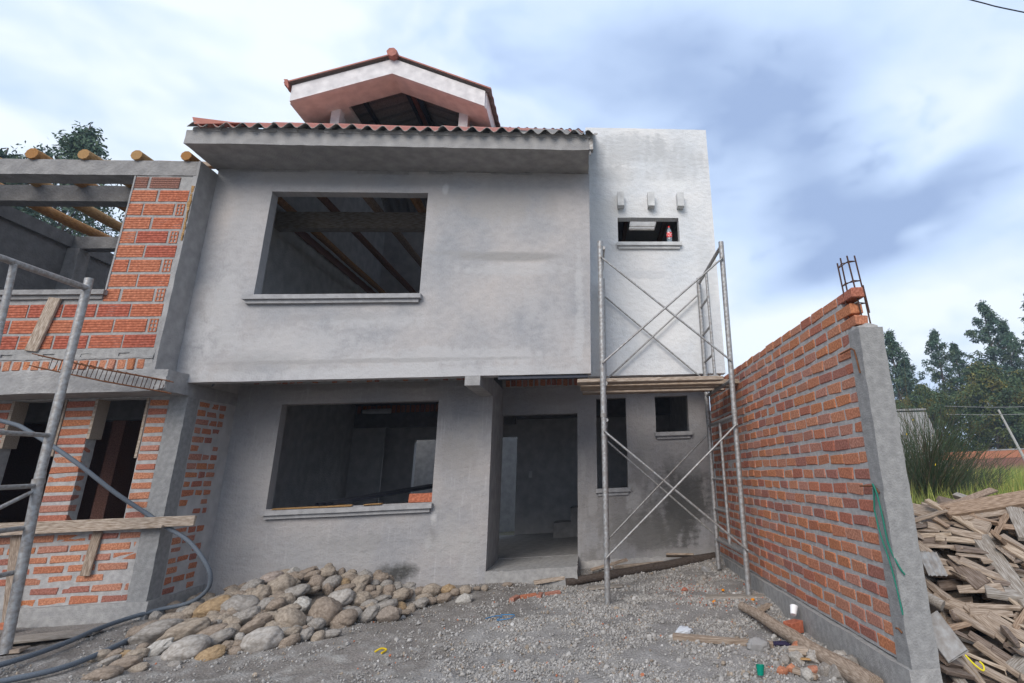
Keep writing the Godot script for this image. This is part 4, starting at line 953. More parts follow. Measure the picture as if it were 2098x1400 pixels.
# ---------------------------------------------------------------- boundary wall
func build_boundary_wall():
	var B := Vector3(2.0, 0.2, 1.0)
	var W := thing("brick_boundary_wall", "red brick boundary wall with concrete end column running towards the street", "wall", B)
	var X := 1.915
	var b := mb(0.0025, 9.0); b.box(X - 0.0005, 0.43, -1.93, X + 0.135, 2.50, 3.075, 0.09); b.box(X - 0.0005, 2.50, -1.93, X + 0.135, 2.80, 3.0, 0.09)
	var core = part(W, "mortar_core", b, M.mortar)
	b = mb(0.010, 6.0); b.box(X - 0.035, 0.05, -1.93, X + 0.16, 0.42, 3.24, 0.1); part(W, "plinth", b, M.mortar_pale)
	# courses: nearest bricks are separate parts, the far ones one joined part
	var far := mb()
	var pitch := 0.1040; var list := []
	for r in 23:
		var y := 0.483 + r * pitch
		var z := 3.06 if r < 20 else 3.19 - 0.05 * (r % 2)
		if r % 2 and r < 20: z -= 0.14 - 0.005
		if r % 2 and r < 20: list.append([y, 2.995, 0.12])
		while z > -1.9:
			var l := 0.237 * rng.randf_range(0.94, 1.05)
			if z - l < -1.93: l = z + 1.93
			if l < 0.05: break
			if r < 20: l = minf(l, 9.0)
			list.append([y, z - l / 2, l])
			z -= l + rng.randf_range(0.022, 0.032)
	list.sort_custom(func(p, q): return p[1] > q[1])
	var i := 0
	var tone := noise(77, 0.9, 2)
	for e in list:
		var h := Vector3(0.05, snappedf(rng.randf_range(0.0345, 0.0385), 0.002), snappedf(e[2] / 2, 0.01))
		var at := Vector3(X + 0.0435 + rng.randf_range(-0.003, 0.0025), e[0] + rng.randf_range(-0.003, 0.003), e[1])
		if i < 296:
			part(core, "brick", brick_mesh(h, 4), M.bricks[rng.randi() % 8], at)
		else:
			var k: Color = [Color(0.52, 0.225, 0.135), Color(0.47, 0.19, 0.12), Color(0.54, 0.24, 0.15), Color(0.40, 0.175, 0.13)][rng.randi() % 4]
			far.col = k; far.chamfer(h, 0.006, 0.004, rng, at)
		i += 1
	var mf: StandardMaterial3D = M.bricks[0].duplicate(); mf.albedo_color = Color(1, 1, 1); mf.vertex_color_use_as_albedo = true
	part(core, "far_bricks", far, mf).set_meta("kind", "stuff")
	# end column: smooth strip against the brick and a stained cast face to the street
	b = mb(0.008, 7.0); b.box(X - 0.012, 0.1, 3.065, X + 0.165, 2.50, 3.235, 0.06)
	var col = part(W, "column", b, M.column)
	b = mb(0.02, 10.0); b.box(X + 0.0, 2.47, 3.02, X + 0.15, 2.53, 3.20, 0.05); part(col, "column_top", b, M.mortar)
	for e in [[2.37, 2.93, 3.14, 0.18], [1.443, 2.94, 3.15, 0.04], [0.62, 3.15, 3.20, 0.0]]:
		b = mb(); var p := [Vector3(X - 0.03, e[0], e[1]), Vector3(X - 0.03, e[0] + 0.004, e[2] - 0.02), Vector3(X - 0.02, e[0] - 0.015, e[2])]
		if e[3] > 0: p.append(Vector3(X - 0.018, e[0] - e[3], e[2] + 0.03))
		b.tube(p, 0.006, 6); part(col, "anchor_bar", b, M.rebar_rust)
	var cage := Node3D.new(); cage.name = "rebar_cage"; W.add_child(cage); cage.position = Vector3(2.0, 2.5, 3.1) - B
	var base := [Vector3(1.93, 2.46, 3.07), Vector3(1.99, 2.46, 3.16), Vector3(2.065, 2.46, 3.12), Vector3(1.98, 2.46, 3.03)]
	var tips := [Vector3(1.90, 3.04, 3.07), Vector3(1.945, 3.07, 3.15), Vector3(2.03, 3.09, 3.10), Vector3(1.955, 3.10, 3.02)]
	for k in 4:
		b = mb(); b.tube([base[k], base[k].lerp(tips[k], 0.5) + Vector3(0.003, 0, 0), tips[k]], 0.0065, 6); part(cage, "bar", b, M.rebar)
	b = mb(); b.tube([base[2].lerp(tips[2], 0.28) + Vector3(0.01, 0, 0.004), base[2].lerp(tips[2], 0.62) + Vector3(0.01, 0, 0.004)], 0.0065, 6); part(cage, "lap_bar", b, M.rebar)
	for t in [0.12, 0.4, 0.68, 0.93]:
		b = mb()
		for k in 4:
			var p: Vector3 = base[k].lerp(tips[k], t); var q: Vector3 = base[(k + 1) % 4].lerp(tips[(k + 1) % 4], t)
			b.tube([p, q], 0.0042, 5)
		part(cage, "stirrup", b, M.rebar)
	# green rope slung over the lower hook
	b = mb()
	var rp := [Vector3(X - 0.03, 1.30, 3.10), Vector3(X - 0.025, 1.42, 3.125), Vector3(X - 0.035, 1.458, 3.14), Vector3(X - 0.03, 1.40, 3.17), Vector3(X - 0.025, 1.25, 3.19), Vector3(X - 0.02, 1.10, 3.20), Vector3(X - 0.0, 0.98, 3.25), Vector3(X + 0.03, 0.93, 3.25)]
	b.tube(smooth(rp, 4), 0.006, 6)
	b.tube(smooth([Vector3(X - 0.03, 1.30, 3.10), Vector3(X - 0.028, 1.15, 3.13), Vector3(X - 0.02, 1.0, 3.18), Vector3(X - 0.015, 0.85, 3.21), Vector3(X - 0.015, 0.71, 3.235)], 4), 0.0055, 6)
	tag(part(self, "rope", b, mat(lin(0.03, 0.24, 0.17), 0.8, T.speck, T.n_fine, 1.0, Vector3.ONE * 12.0)), "thin green rope hanging from a rusty hook on the concrete column", "rope")

func smooth(pts, n) -> Array:
	var c := Curve3D.new()
	for i in pts.size():
		var t: Vector3 = (pts[mini(i + 1, pts.size() - 1)] - pts[maxi(i - 1, 0)]) / 6.0
		c.add_point(pts[i], -t, t)
	var o := []
	for i in pts.size() - 1:
		for k in n: o.append(c.sample(i, float(k) / n))
	o.append(pts[pts.size() - 1])
	return o

# ---------------------------------------------------------------- trees, field, far things
func leaf(b: MB, p: Vector3, d: Vector3, side: Vector3, ln: float, wd: float, c: Color):
	var nn := d.cross(side).normalized()
	b.col = c
	var s := b.v.size()
	b.add2(p, nn); b.add2(p + d * ln * 0.45 + side * wd, nn); b.add2(p + d * ln, nn); b.add2(p + d * ln * 0.45 - side * wd, nn)
	b.ix.append_array(PackedInt32Array([s, s + 1, s + 2, s, s + 2, s + 3]))

func rnd_dir(r) -> Vector3:
	var z: float = r.randf_range(-1, 1); var a: float = r.randf() * TAU
	return Vector3(sqrt(1 - z * z) * cos(a), z, sqrt(1 - z * z) * sin(a))

# h height, kind of outline, clumps; returns [trunk mesh, crown mesh]
func tree_meshes(seed_: int, h: float, wide: float, low: float, clumps: int, leaves: int, size: float, pal: Array) -> Array:
	var r := RandomNumberGenerator.new(); r.seed = seed_
	var t := mb(); var cr := mb()
	var bend := r.randf_range(-0.6, 0.6)
	var axis := func(f): return Vector3(sin(f * 2.0) * bend, f * h, cos(f * 3.0) * bend * 0.5 - bend * 0.5)
	var p := []; var rr := []
	for i in 9:
		p.append(axis.call(i / 8.0)); rr.append(lerpf(h * 0.016, 0.02, i / 8.0))
	t.tube(p, rr, 7, false)
	for k in clumps:
		var f := low + (1.0 - low) * pow(float(k) / clumps, 0.85)
		var rel := (f - low) / (1.0 - low)
		var reach: float = wide * (sin(PI * clampf(rel * 0.86 + 0.16, 0, 1)) * 0.8 + 0.2 * (1.0 - rel)) * r.randf_range(0.35, 1.0)
		var g := r.randf() * TAU
		var a: Vector3 = axis.call(f * 0.96)
		var e: Vector3 = a + Vector3(cos(g) * reach, reach * r.randf_range(0.05, 0.7) + h * 0.02, sin(g) * reach)
		t.tube([a, a.lerp(e, 0.5) + Vector3(0, 0.1 * reach, 0), e], [h * 0.004 * (1.2 - f), h * 0.003 * (1.2 - f), 0.012], 4, false)
		var cs: float = r.randf_range(0.55, 1.15) * (wide * 0.30) * (1.0 - rel * 0.35)
		var base: Color = pal[r.randi() % pal.size()]
		for q in leaves:
			var d := rnd_dir(r)
			var at := e + d * Vector3(1.0, 0.75, 1.0) * cs * pow(r.randf(), 0.45)
			if r.randf() < 0.25: at = a.lerp(e, r.randf_range(0.4, 1.0)) + d * cs * 0.4
			var ld := (rnd_dir(r) + Vector3(0, -0.7, 0)).normalized()
			var sd := ld.cross(rnd_dir(r)).normalized()
			var c := base * r.randf_range(0.7, 1.35)
			leaf(cr, at, ld, sd, size * r.randf_range(0.7, 1.4), size * 0.2, c)
	return [t.mesh(), cr.mesh()]

func build_background():
	var ml := mat(Color(1, 1, 1), 0.75); ml.vertex_color_use_as_albedo = true; ml.backlight_enabled = true; ml.backlight = Color(0.10, 0.12, 0.05); ml.cull_mode = BaseMaterial3D.CULL_DISABLED
	var bark := mat(lin(0.17, 0.145, 0.125), 0.95, T.wood, T.n_wood, 1.0, Vector3(3, 0.6, 3))
	var euc := [Color(0.070, 0.112, 0.070), Color(0.055, 0.098, 0.065), Color(0.085, 0.118, 0.065), Color(0.068, 0.105, 0.078)]
	var grn := [Color(0.070, 0.105, 0.045), Color(0.10, 0.12, 0.04), Color(0.06, 0.092, 0.042), Color(0.15, 0.135, 0.035)]
	var kinds := [tree_meshes(3, 13.0, 2.0, 0.22, 110, 70, 0.25, euc), tree_meshes(8, 15.0, 2.3, 0.35, 95, 70, 0.26, euc), tree_meshes(15, 14.0, 1.7, 0.40, 85, 70, 0.25, euc), tree_meshes(21, 8.0, 3.0, 0.12, 120, 85, 0.24, grn)]
	var labels := ["conical dark eucalyptus rising just right of the concrete column", "thin eucalyptus behind the grey gable", "eucalyptus with a split feathery top", "slim eucalyptus between taller trees", "tallest eucalyptus of the row with layered crown", "dark pointed eucalyptus right of the tallest tree", "eucalyptus with a tuft crown at the right edge", "bushy green tree in front of the eucalyptus row, left", "broad leafy tree with yellowish leaves below the eucalyptus tops", "dark leafy tree over the far brick wall", "leafy tree at the right edge above the green weeds", "low leafy tree behind the broom shrub", "rounded leafy tree behind the leaning pole", "low leafy tree right of the leaning pole", "leafy tree in the gap under the tallest eucalyptus"]
	var spots := [[25.9, -39, 12.3, 0, 1.05], [28.6, -42, 10.5, 2, 0.9], [30.6, -40, 12.6, 1, 0.85], [33.0, -41, 11.6, 2, 0.95], [36.0, -40, 15.2, 1, 1.05], [38.2, -41, 13.6, 0, 1.0], [40.6, -40, 16.2, 2, 1.25], [27.2, -37, 7.2, 3, 0.95], [30.6, -35, 8.2, 3, 1.15], [33.6, -36, 8.0, 3, 1.2], [37.2, -36, 8.4, 3, 1.25], [24.5, -36, 6.0, 3, 0.8], [29.0, -38, 6.6, 3, 1.1], [35.4, -37.5, 6.4, 3, 1.2], [32.2, -38.5, 9.2, 3, 1.1]]
	var hs := [13.0, 15.0, 14.0, 8.0]
	for i in spots.size():
		var s = spots[i]
		add_tree(kinds[s[3]], labels[i], Vector3(s[0], 0.1, s[1]), s[2] / hs[s[3]], s[4], i * 1.3, bark, ml, "trees beyond the brick wall")
	add_tree(tree_meshes(31, 17.6, 3.3, 0.30, 230, 70, 0.20, euc), "tall eucalyptus crown rising behind the roofless brick house", Vector3(-22.4, 0.1, -18.5), 1.0, 1.0, 0.4, bark, ml, "trees behind the brick house")
	add_tree(kinds[1], "eucalyptus glimpsed through the roof logs of the brick house", Vector3(-25.6, 0.1, -18.0), 1.08, 1.5, 2.0, bark, ml, "trees behind the brick house")
	# grey gable and brick wall across the field
	var g := thing("grey_building", "grey plastered gable of a building beyond the field", "building", Vector3(20, 0.2, -31))
	var b := mb()
	var P := [Vector3(17.0, 0, -30), Vector3(23.6, 0, -30), Vector3(23.2, 2.2, -30), Vector3(22.5, 4.62, -30), Vector3(17.0, 4.72, -30)]
	var Q := []
	for p in P: Q.append(p + Vector3(0, 0, -6))
	var mid := Vector3(20, 2, -33)
	b.quad(P[0], P[1], P[2], P[4], mid); b.tri(P[2], P[3], P[4], mid)
	for k in 5: b.quad(P[k], P[(k + 1) % 5], Q[(k + 1) % 5], Q[k], mid)
	part(g, "wall", b, M.concrete_light)
	part(g, "coping", boxmesh(16.9, 4.72, -36, 22.5, 4.84, -29.9), M.concrete)
	var fw := thing("far_brick_wall", "low orange brick wall with pale coping across the field", "wall", Vector3(33, 0.2, -30))
	b = mb(0.02, 1.0); b.box(22.6, 0.0, -30.2, 60, 1.5, -30.0, 2.0); part(fw, "lower_wall", b, M.block_dull)
	b = mb(0.02, 1.0); b.box(22.6, 1.5, -30.2, 60, 1.98, -29.97, 2.0); part(fw, "brick_courses", b, M.bricks[0])
	b = mb(0.02, 1.0); b.box(26.4, 1.98, -30.25, 60, 2.06, -29.95, 2.0); part(fw, "coping", b, M.concrete_light)
	b = mb(); b.tube([Vector3(26.0, 0.2, -26), Vector3(25.7, 1.4, -26.1), Vector3(24.9, 4.3, -26.3)], [0.10, 0.085, 0.06], 7)
	tag(part(self, "leaning_pole", b, mat(lin(0.55, 0.53, 0.5), 0.9, T.speck, null, 1.0, Vector3.ONE)), "pale leaning pole before the far brick wall", "pole")
	# overhead cable at the top right corner
	b = mb(); b.tube(smooth([Vector3(4.2, 9.35, 0.0), Vector3(6.4, 8.79, 0.0), Vector3(7.26, 8.59, 0), Vector3(11, 7.9, 0)], 5), 0.012, 6)
	tag(part(self, "overhead_cable", b, M.steel_dark), "dark overhead cable crossing the sky at the top right", "cable")
	for k in 2:
		b = mb(); b.tube(smooth([Vector3(20, 4.4 - k * 0.45, -24), Vector3(26, 4.25 - k * 0.4, -24), Vector3(40, 4.9 - k * 0.4, -24)], 5), 0.016, 5)
		tag(part(self, "far_wire", b, M.galv), ["upper thin wire strung before the far trees", "lower thin wire strung before the far trees"][k], "wire", "wires before the trees")
	# dry grass of the field
	var r := RandomNumberGenerator.new(); r.seed = 9
	var tuft := mb()
	for k in 11:
		var d := (Vector3(r.randf_range(-0.6, 0.6), 1, r.randf_range(-0.6, 0.6))).normalized()
		leaf(tuft, Vector3(r.randf_range(-0.12, 0.12), 0, r.randf_range(-0.12, 0.12)), d, d.cross(rnd_dir(r)).normalized(), r.randf_range(0.6, 1.1), 0.018, Color(1, 1, 1))
	var mm := MultiMesh.new(); mm.transform_format = MultiMesh.TRANSFORM_3D; mm.use_colors = true; mm.mesh = tuft.mesh()
	var tf := []; var cs := []
	var fq := noise(61, 0.25, 3)
	while tf.size() < 15000:
		var dist := 5.5 + 32.0 * pow(r.randf(), 1.5); var sl := r.randf_range(0.40, 1.05)
		var z := 7.0 - dist; var x := dist * sl
		if x < 2.35 or (x < 4.6 and z > 0.4) or z < -29: continue
		var q := fq.get_noise_2d(x, z)
		var s := r.randf_range(0.35, 0.75) * (1.0 + q * 0.6)
		tf.append(Transform3D(Basis(Vector3.UP, r.randf() * TAU).scaled(Vector3(s, s * r.randf_range(0.8, 1.3), s)), Vector3(x, ground_at(x, z) - 0.02, z)))
		var c := Color(0.46, 0.39, 0.12).lerp(Color(0.18, 0.25, 0.06), clampf(0.35 + q * 1.6 + (sl - 0.72) * 1.2, 0, 1)) * r.randf_range(0.7, 1.25)
		cs.append(c)
	mm.instance_count = tf.size()
	for i in tf.size():
		mm.set_instance_transform(i, tf[i]); mm.set_instance_color(i, cs[i])
	var go := MultiMeshInstance3D.new(); go.multimesh = mm; go.name = numbered("field_grass"); go.material_override = ml
	tag(go, "yellow green grass covering the field behind the boundary wall", "grass"); go.set_meta("kind", "stuff"); add_child(go)
	# broom shrubs behind the column
	broom("broom_shrub", "tall broom shrub with thin green stems right behind the concrete column", Vector3(4.95, 0.25, -1.9), 1000, 3.1, 41, ml)
	broom("broom_shrub", "second broom shrub, shorter, right of the tall one", Vector3(6.6, 0.25, -3.9), 700, 2.2, 42, ml)
	broom("broom_shrub", "small broom shrub in the field before the far brick wall", Vector3(10.0, 0.25, -7.6), 320, 1.9, 43, ml)
	# leafy weeds at the right edge
	for k in 5:
		var at: Vector3 = [Vector3(11.6, 0.2, -7.4), Vector3(13.2, 0.2, -8.8), Vector3(10.4, 0.2, -5.6), Vector3(12.2, 0.2, -6.2), Vector3(14.8, 0.2, -11)][k]
		b = mb(); var st := mb()
		for q in 420:
			var d := rnd_dir(r); d.y = absf(d.y)
			var p := at + d * Vector3(0.9, 0.75, 0.9) * pow(r.randf(), 0.4)
			leaf(b, p, (rnd_dir(r) + Vector3(0, 0.2, 0)).normalized(), rnd_dir(r), 0.13, 0.045, Color(0.16, 0.25, 0.05) * r.randf_range(0.6, 1.3))
		for q in 14:
			var d := rnd_dir(r); d.y = absf(d.y) + 0.3
			st.tube([at - Vector3(0, 0.1, 0), at + d * 0.7], [0.014, 0.005], 4)
		var wd := thing("leafy_weed", ["bright green leafy weed nearest the wood heap at the right edge", "bright green leafy weed in the middle of the field", "low bright weed left of the green clump", "round green weed at the right edge", "far green weed below the brick wall"][k], "weed", at, "green weeds in the field")
		part(wd, "leaves", b, ml); part(wd, "stems", st, bark)

func add_tree(ms, label, at, sy, sx, turn, bark, ml, group):
	var t := thing("eucalyptus_tree" if ms[1].get_faces().size() != 0 and not label.contains("leafy") and not label.contains("bushy") else "leafy_tree", label, "tree", at, group)
	t.scale = Vector3(sx, sy, sx); t.rotation.y = turn
	for e in [["trunk", ms[0], bark], ["crown", ms[1], ml]]:
		var o := MeshInstance3D.new(); o.name = e[0]; o.mesh = e[1]; o.material_override = e[2]; t.add_child(o)

func broom(called, label, at: Vector3, n, h, seed_, ml):
	var r := RandomNumberGenerator.new(); r.seed = seed_
	var t := thing(called, label, "shrub", at, "broom shrubs in the field")
	var b := mb(); var w := mb(); var fl := mb()
	for k in 16:
		var g := r.randf() * TAU
		var p := at + Vector3(cos(g) * 0.12, -0.1, sin(g) * 0.12)
		var e := at + Vector3(cos(g) * r.randf_range(0.15, 0.75), h * r.randf_range(0.2, 0.5), sin(g) * r.randf_range(0.15, 0.75))
		w.tube([p, p.lerp(e, 0.5) + rnd_dir(r) * 0.06, e], [0.022, 0.014, 0.006], 5, false)
		for q in int(n / 16):
			var s := p.lerp(e, r.randf_range(0.25, 1.0))
			var d := (Vector3(cos(g) * 0.45, 1.25, sin(g) * 0.45) + rnd_dir(r) * 0.75).normalized()
			var l: float = h * r.randf_range(0.22, 0.55)
			b.col = [Color(0.06, 0.095, 0.05), Color(0.048, 0.078, 0.046), Color(0.08, 0.10, 0.055), Color(0.11, 0.095, 0.06)][r.randi() % 4]
			var m := s + d * l * 0.5 + rnd_dir(r) * 0.05
			b.tube([s, m, m + (d + rnd_dir(r) * 0.4).normalized() * l * 0.5], [0.005, 0.004, 0.002], 3, false)
			if r.randf() < 0.02: leaf(fl, m + d * l * 0.5, rnd_dir(r), rnd_dir(r), 0.035, 0.014, Color(0.75, 0.55, 0.02))
	part(t, "stems", b, ml)
	part(t, "branches", w, mat(lin(0.16, 0.125, 0.10), 0.95))
	if fl.v.size() > 0: part(t, "flowers", fl, ml)

# ---------------------------------------------------------------- scaffolds
func pipe(parent, called, p, q, r, m):
	var b := mb(); var pts := []
	for i in 5: pts.append(p.lerp(q, i / 4.0))
	b.tube(pts, r, 10); return part(parent, called, b, m)

func build_scaffolds():
	var S := thing("scaffold_tower", "grey steel scaffold tower with crossed braces in front of the white tower", "scaffold", Vector3(0.97, 0.28, -0.4))
	var zf := 0.28; var zr := -1.18
	var xl := 0.195; var xr := 1.722
	for e in [[xl, zf, 0.262, 4.365, 0.012], [xr, zf, 0.30, 4.36, -0.012], [xl + 0.06, zr, 0.34, 4.36, 0.0], [xr - 0.01, zr, 0.345, 4.36, 0.0]]:
		var lowp = pipe(S, "post", Vector3(e[0] + e[4], e[2], e[1]), Vector3(e[0], 2.24, e[1]), 0.031, M.galv)
		pipe(S, "post", Vector3(e[0], 2.236, e[1]), Vector3(e[0] - e[4], e[3], e[1]), 0.033, M.galv)
		var b := mb(); b.tube([Vector3(e[0], 2.20, e[1]), Vector3(e[0], 2.245, e[1])], 0.0365, 10); part(lowp, "coupling_ring", b, M.galv_grey)
	for x in [xl + 0.03, xr - 0.005]:
		for y in [0.70, 2.17, 2.585, 4.28]: pipe(S, "frame_bar", Vector3(x, y, zf), Vector3(x, y, zr), 0.023, M.galv)
		pipe(S, "ladder_rail", Vector3(x, 0.70, -0.46), Vector3(x, 2.17, -0.50), 0.021, M.galv)
		pipe(S, "ladder_rail", Vector3(x, 2.585, -0.57), Vector3(x, 4.28, -0.64), 0.021, M.galv)
		for y in [1.08, 1.46, 1.84]: pipe(S, "rung", Vector3(x, y, -0.48), Vector3(x, y, zr), 0.017, M.galv)
		for y in [3.07, 3.47, 3.89]: pipe(S, "rung", Vector3(x, y, -0.6), Vector3(x, y, zr), 0.017, M.galv)
	for e in [[zf + 0.045, 0.0], [zr - 0.045, 0.05]]:
		var z: float = e[0]; var o: float = e[1]
		for br in [[4.135, 2.815, 0], [4.12, 2.82, 1], [2.045, 0.745, 0], [2.07, 0.74, 1]]:
			var p := Vector3(xl + o, br[0], z + 0.012 * br[2]); var q := Vector3(xr - o * 0.3, br[1], z + 0.012 * br[2])
			if br[2]: p.x = xr - o * 0.3; q.x = xl + o
			var brace = pipe(S, "cross_brace", p, q, 0.0125, M.galv)
			for t in [p, q]:
				var b := mb(); b.tube([t + Vector3(0, 0, -0.05), t + Vector3(0, 0, 0.022)], 0.011, 7); part(brace, "pin", b, M.galv_grey)
	# boards on the scaffold
	var i := 0
	for e in [[-0.10, 1.64, 0.10, 2.632, "w", 0.20], [-0.07, 1.92, -0.22, 2.632, "l", 0.22], [-0.07, 1.90, -0.52, 2.634, "w", 0.21], [-0.05, 1.86, -0.84, 2.633, "m", 0.21]]:
		var p := Vector3(e[0], e[3], e[2]); var q := Vector3(e[1], e[3] - 0.004, e[2] + 0.02)
		var o := part(self, "scaffold_plank", plank_mesh(p.distance_to(q), e[5], 0.042, 0.008), M.woods[e[4]])
		o.transform = frame_along(p, q)
		tag(o, ["pale plank nearest the street on the scaffold deck", "second plank from the street on the scaffold deck", "third plank from the street on the scaffold deck", "plank nearest the house wall on the scaffold deck"][i], "plank", "planks on the scaffold deck")
		i += 1
	lump("mortar_lump", "grey lump of mortar on the right end of the scaffold deck", Vector3(1.63, 2.70, -0.35), Vector3(0.13, 0.055, 0.10), M.concrete, 3)
	# second scaffold at the left edge, end frame square to the house
	var L := thing("steel_scaffold", "bluish grey scaffold frame at the left edge before the brick house", "scaffold", Vector3(-5.0, 0.35, 1.4))
	var X := -4.965
	var post = pipe(L, "post", Vector3(X + 0.13, 0.36, 1.0), Vector3(X + 0.03, 1.80, 1.0), 0.040, M.galv)
	pipe(L, "post", Vector3(X + 0.03, 1.795, 1.0), Vector3(X - 0.01, 3.66, 1.0), 0.038, M.galv)
	var cb := mb(); cb.tube([Vector3(X + 0.032, 1.70, 1.0), Vector3(X + 0.028, 1.745, 1.0)], 0.047, 10); part(post, "coupling_ring", cb, M.galv_grey)
	pipe(L, "post", Vector3(X + 0.1, 0.33, 2.5), Vector3(X, 3.66, 2.5), 0.038, M.galv)
	pipe(L, "frame_bar", Vector3(X, 3.555, 1.0), Vector3(X, 3.535, 2.5), 0.028, M.galv)
	pipe(L, "ladder_rail", Vector3(X + 0.01, 1.68, 1.62), Vector3(X, 3.53, 1.775), 0.026, M.galv)
	for e in [[2.125, 2.12, 1.62], [1.685, 1.65, 2.5], [1.335, 1.30, 2.5], [0.975, 0.94, 2.5], [2.9, 2.9, 1.72]]:
		if e[0] < 2.5: pipe(L, "rung", Vector3(X + 0.03, e[0], 1.0), Vector3(X + 0.03, e[1], e[2]), 0.021, M.galv)
		else: pipe(L, "rung", Vector3(X, e[0], 1.74), Vector3(X, e[1], 2.5), 0.021, M.galv)
	pipe(L, "cross_brace", Vector3(X + 0.03, 1.64, 1.02), Vector3(X - 0.02, 1.12, 2.1), 0.017, M.galv)
	for x in [X - 1.55]:
		for z in [1.0, 2.5]: pipe(L, "post", Vector3(x, 0.33, z), Vector3(x, 3.66, z), 0.038, M.galv)

func ico(sub: int) -> Array:
	var g := (1.0 + sqrt(5.0)) / 2.0
	var vs := []
	for p in [[-1, g, 0], [1, g, 0], [-1, -g, 0], [1, -g, 0], [0, -1, g], [0, 1, g], [0, -1, -g], [0, 1, -g], [g, 0, -1], [g, 0, 1], [-g, 0, -1], [-g, 0, 1]]: vs.append(Vector3(p[0], p[1], p[2]).normalized())
	var fs := [[0, 11, 5], [0, 5, 1], [0, 1, 7], [0, 7, 10], [0, 10, 11], [1, 5, 9], [5, 11, 4], [11, 10, 2], [10, 7, 6], [7, 1, 8], [3, 9, 4], [3, 4, 2], [3, 2, 6], [3, 6, 8], [3, 8, 9], [4, 9, 5], [2, 4, 11], [6, 2, 10], [8, 6, 7], [9, 8, 1]]
	for s in sub:
		var mids := {}; var nf := []
		for f in fs:
			var m := []
			for e in 3:
				var a: int = f[e]; var b: int = f[(e + 1) % 3]
				var k := mini(a, b) * 100000 + maxi(a, b)
				if not mids.has(k):
					mids[k] = vs.size(); vs.append(((vs[a] + vs[b]) / 2).normalized())
				m.append(mids[k])
			nf.append_array([[f[0], m[0], m[2]], [f[1], m[1], m[0]], [f[2], m[2], m[1]], [m[0], m[1], m[2]]])
		fs = nf
	return [vs, fs]
var ico_cache = null
func rock_mesh(seed_: int, angular: float, rough: float) -> ArrayMesh:
	if ico_cache == null: ico_cache = ico(3)
	var f := noise(seed_, 1.1, 3); var f2 := noise(seed_ + 7, 4.5, 3)
	var r := RandomNumberGenerator.new(); r.seed = seed_
	var cuts := []
	for k in int(10 * angular): cuts.append([rnd_dir(r), r.randf_range(0.62, 0.85)])
	var b := mb()
	for v in ico_cache[0]:
		var p: Vector3 = v * (1.0 + f.get_noise_3dv(v) * (0.2 + 0.2 * angular) + f2.get_noise_3dv(v) * rough)
		for c in cuts:
			var d: float = p.dot(c[0]) - c[1]
			if d > 0: p -= c[0] * d * 0.9
		b.add(p, Vector3.ZERO)
	for t in ico_cache[1]:
		b.ix.append_array(PackedInt32Array([t[0], t[2], t[1]]))
	for t in ico_cache[1]:
		var nn: Vector3 = (b.v[t[1]] - b.v[t[0]]).cross(b.v[t[2]] - b.v[t[0]])
		if nn.dot(b.v[t[0]]) < 0: nn = -nn
		for q in t: b.n[q] += nn
	for i in b.n.size(): b.n[i] = b.n[i].normalized()
	if (b.v[b.ix[2]] - b.v[b.ix[0]]).cross(b.v[b.ix[1]] - b.v[b.ix[0]]).dot(b.v[b.ix[0]]) < 0:
		for i in range(0, b.ix.size(), 3):
			var t := b.ix[i + 1]; b.ix[i + 1] = b.ix[i + 2]; b.ix[i + 2] = t
	return b.mesh()
func lump(called, label, at, size: Vector3, m, seed_, angular := 0.4, rough := 0.12, cat := "rubble", group := ""):
	var o := part(self, called, rock_mesh(seed_ * 13 + 5, angular, rough), m, at)
	o.scale = size; o.rotation.y = seed_ * 1.7
	return tag(o, label, cat, group)

func stone_label(tone, x, z, r) -> String:
	var kind: String = {"g": "grey rounded stone", "t": "tan rounded stone", "b": "brown rounded stone", "o": "ochre rounded stone", "w": "pale rounded stone", "x": "pale broken rock", "p": "pinkish rounded stone", "y": "squarish brown block"}[tone]
	var size := "small" if r < 0.065 else ("medium" if r < 0.10 else "large")
	var where := "at the left tail of the stone heap"
	if x > -2.1: where = "at the right tail of the stone heap"
	elif z > 0.75: where = "at the front foot of the stone heap"
	elif x > -3.6: where = "in the top row of the stone heap" if z < -0.45 else ("in the upper middle of the stone heap" if z < 0.1 else "in the lower middle of the stone heap")
	return "%s %s %s" % [size, kind, where]

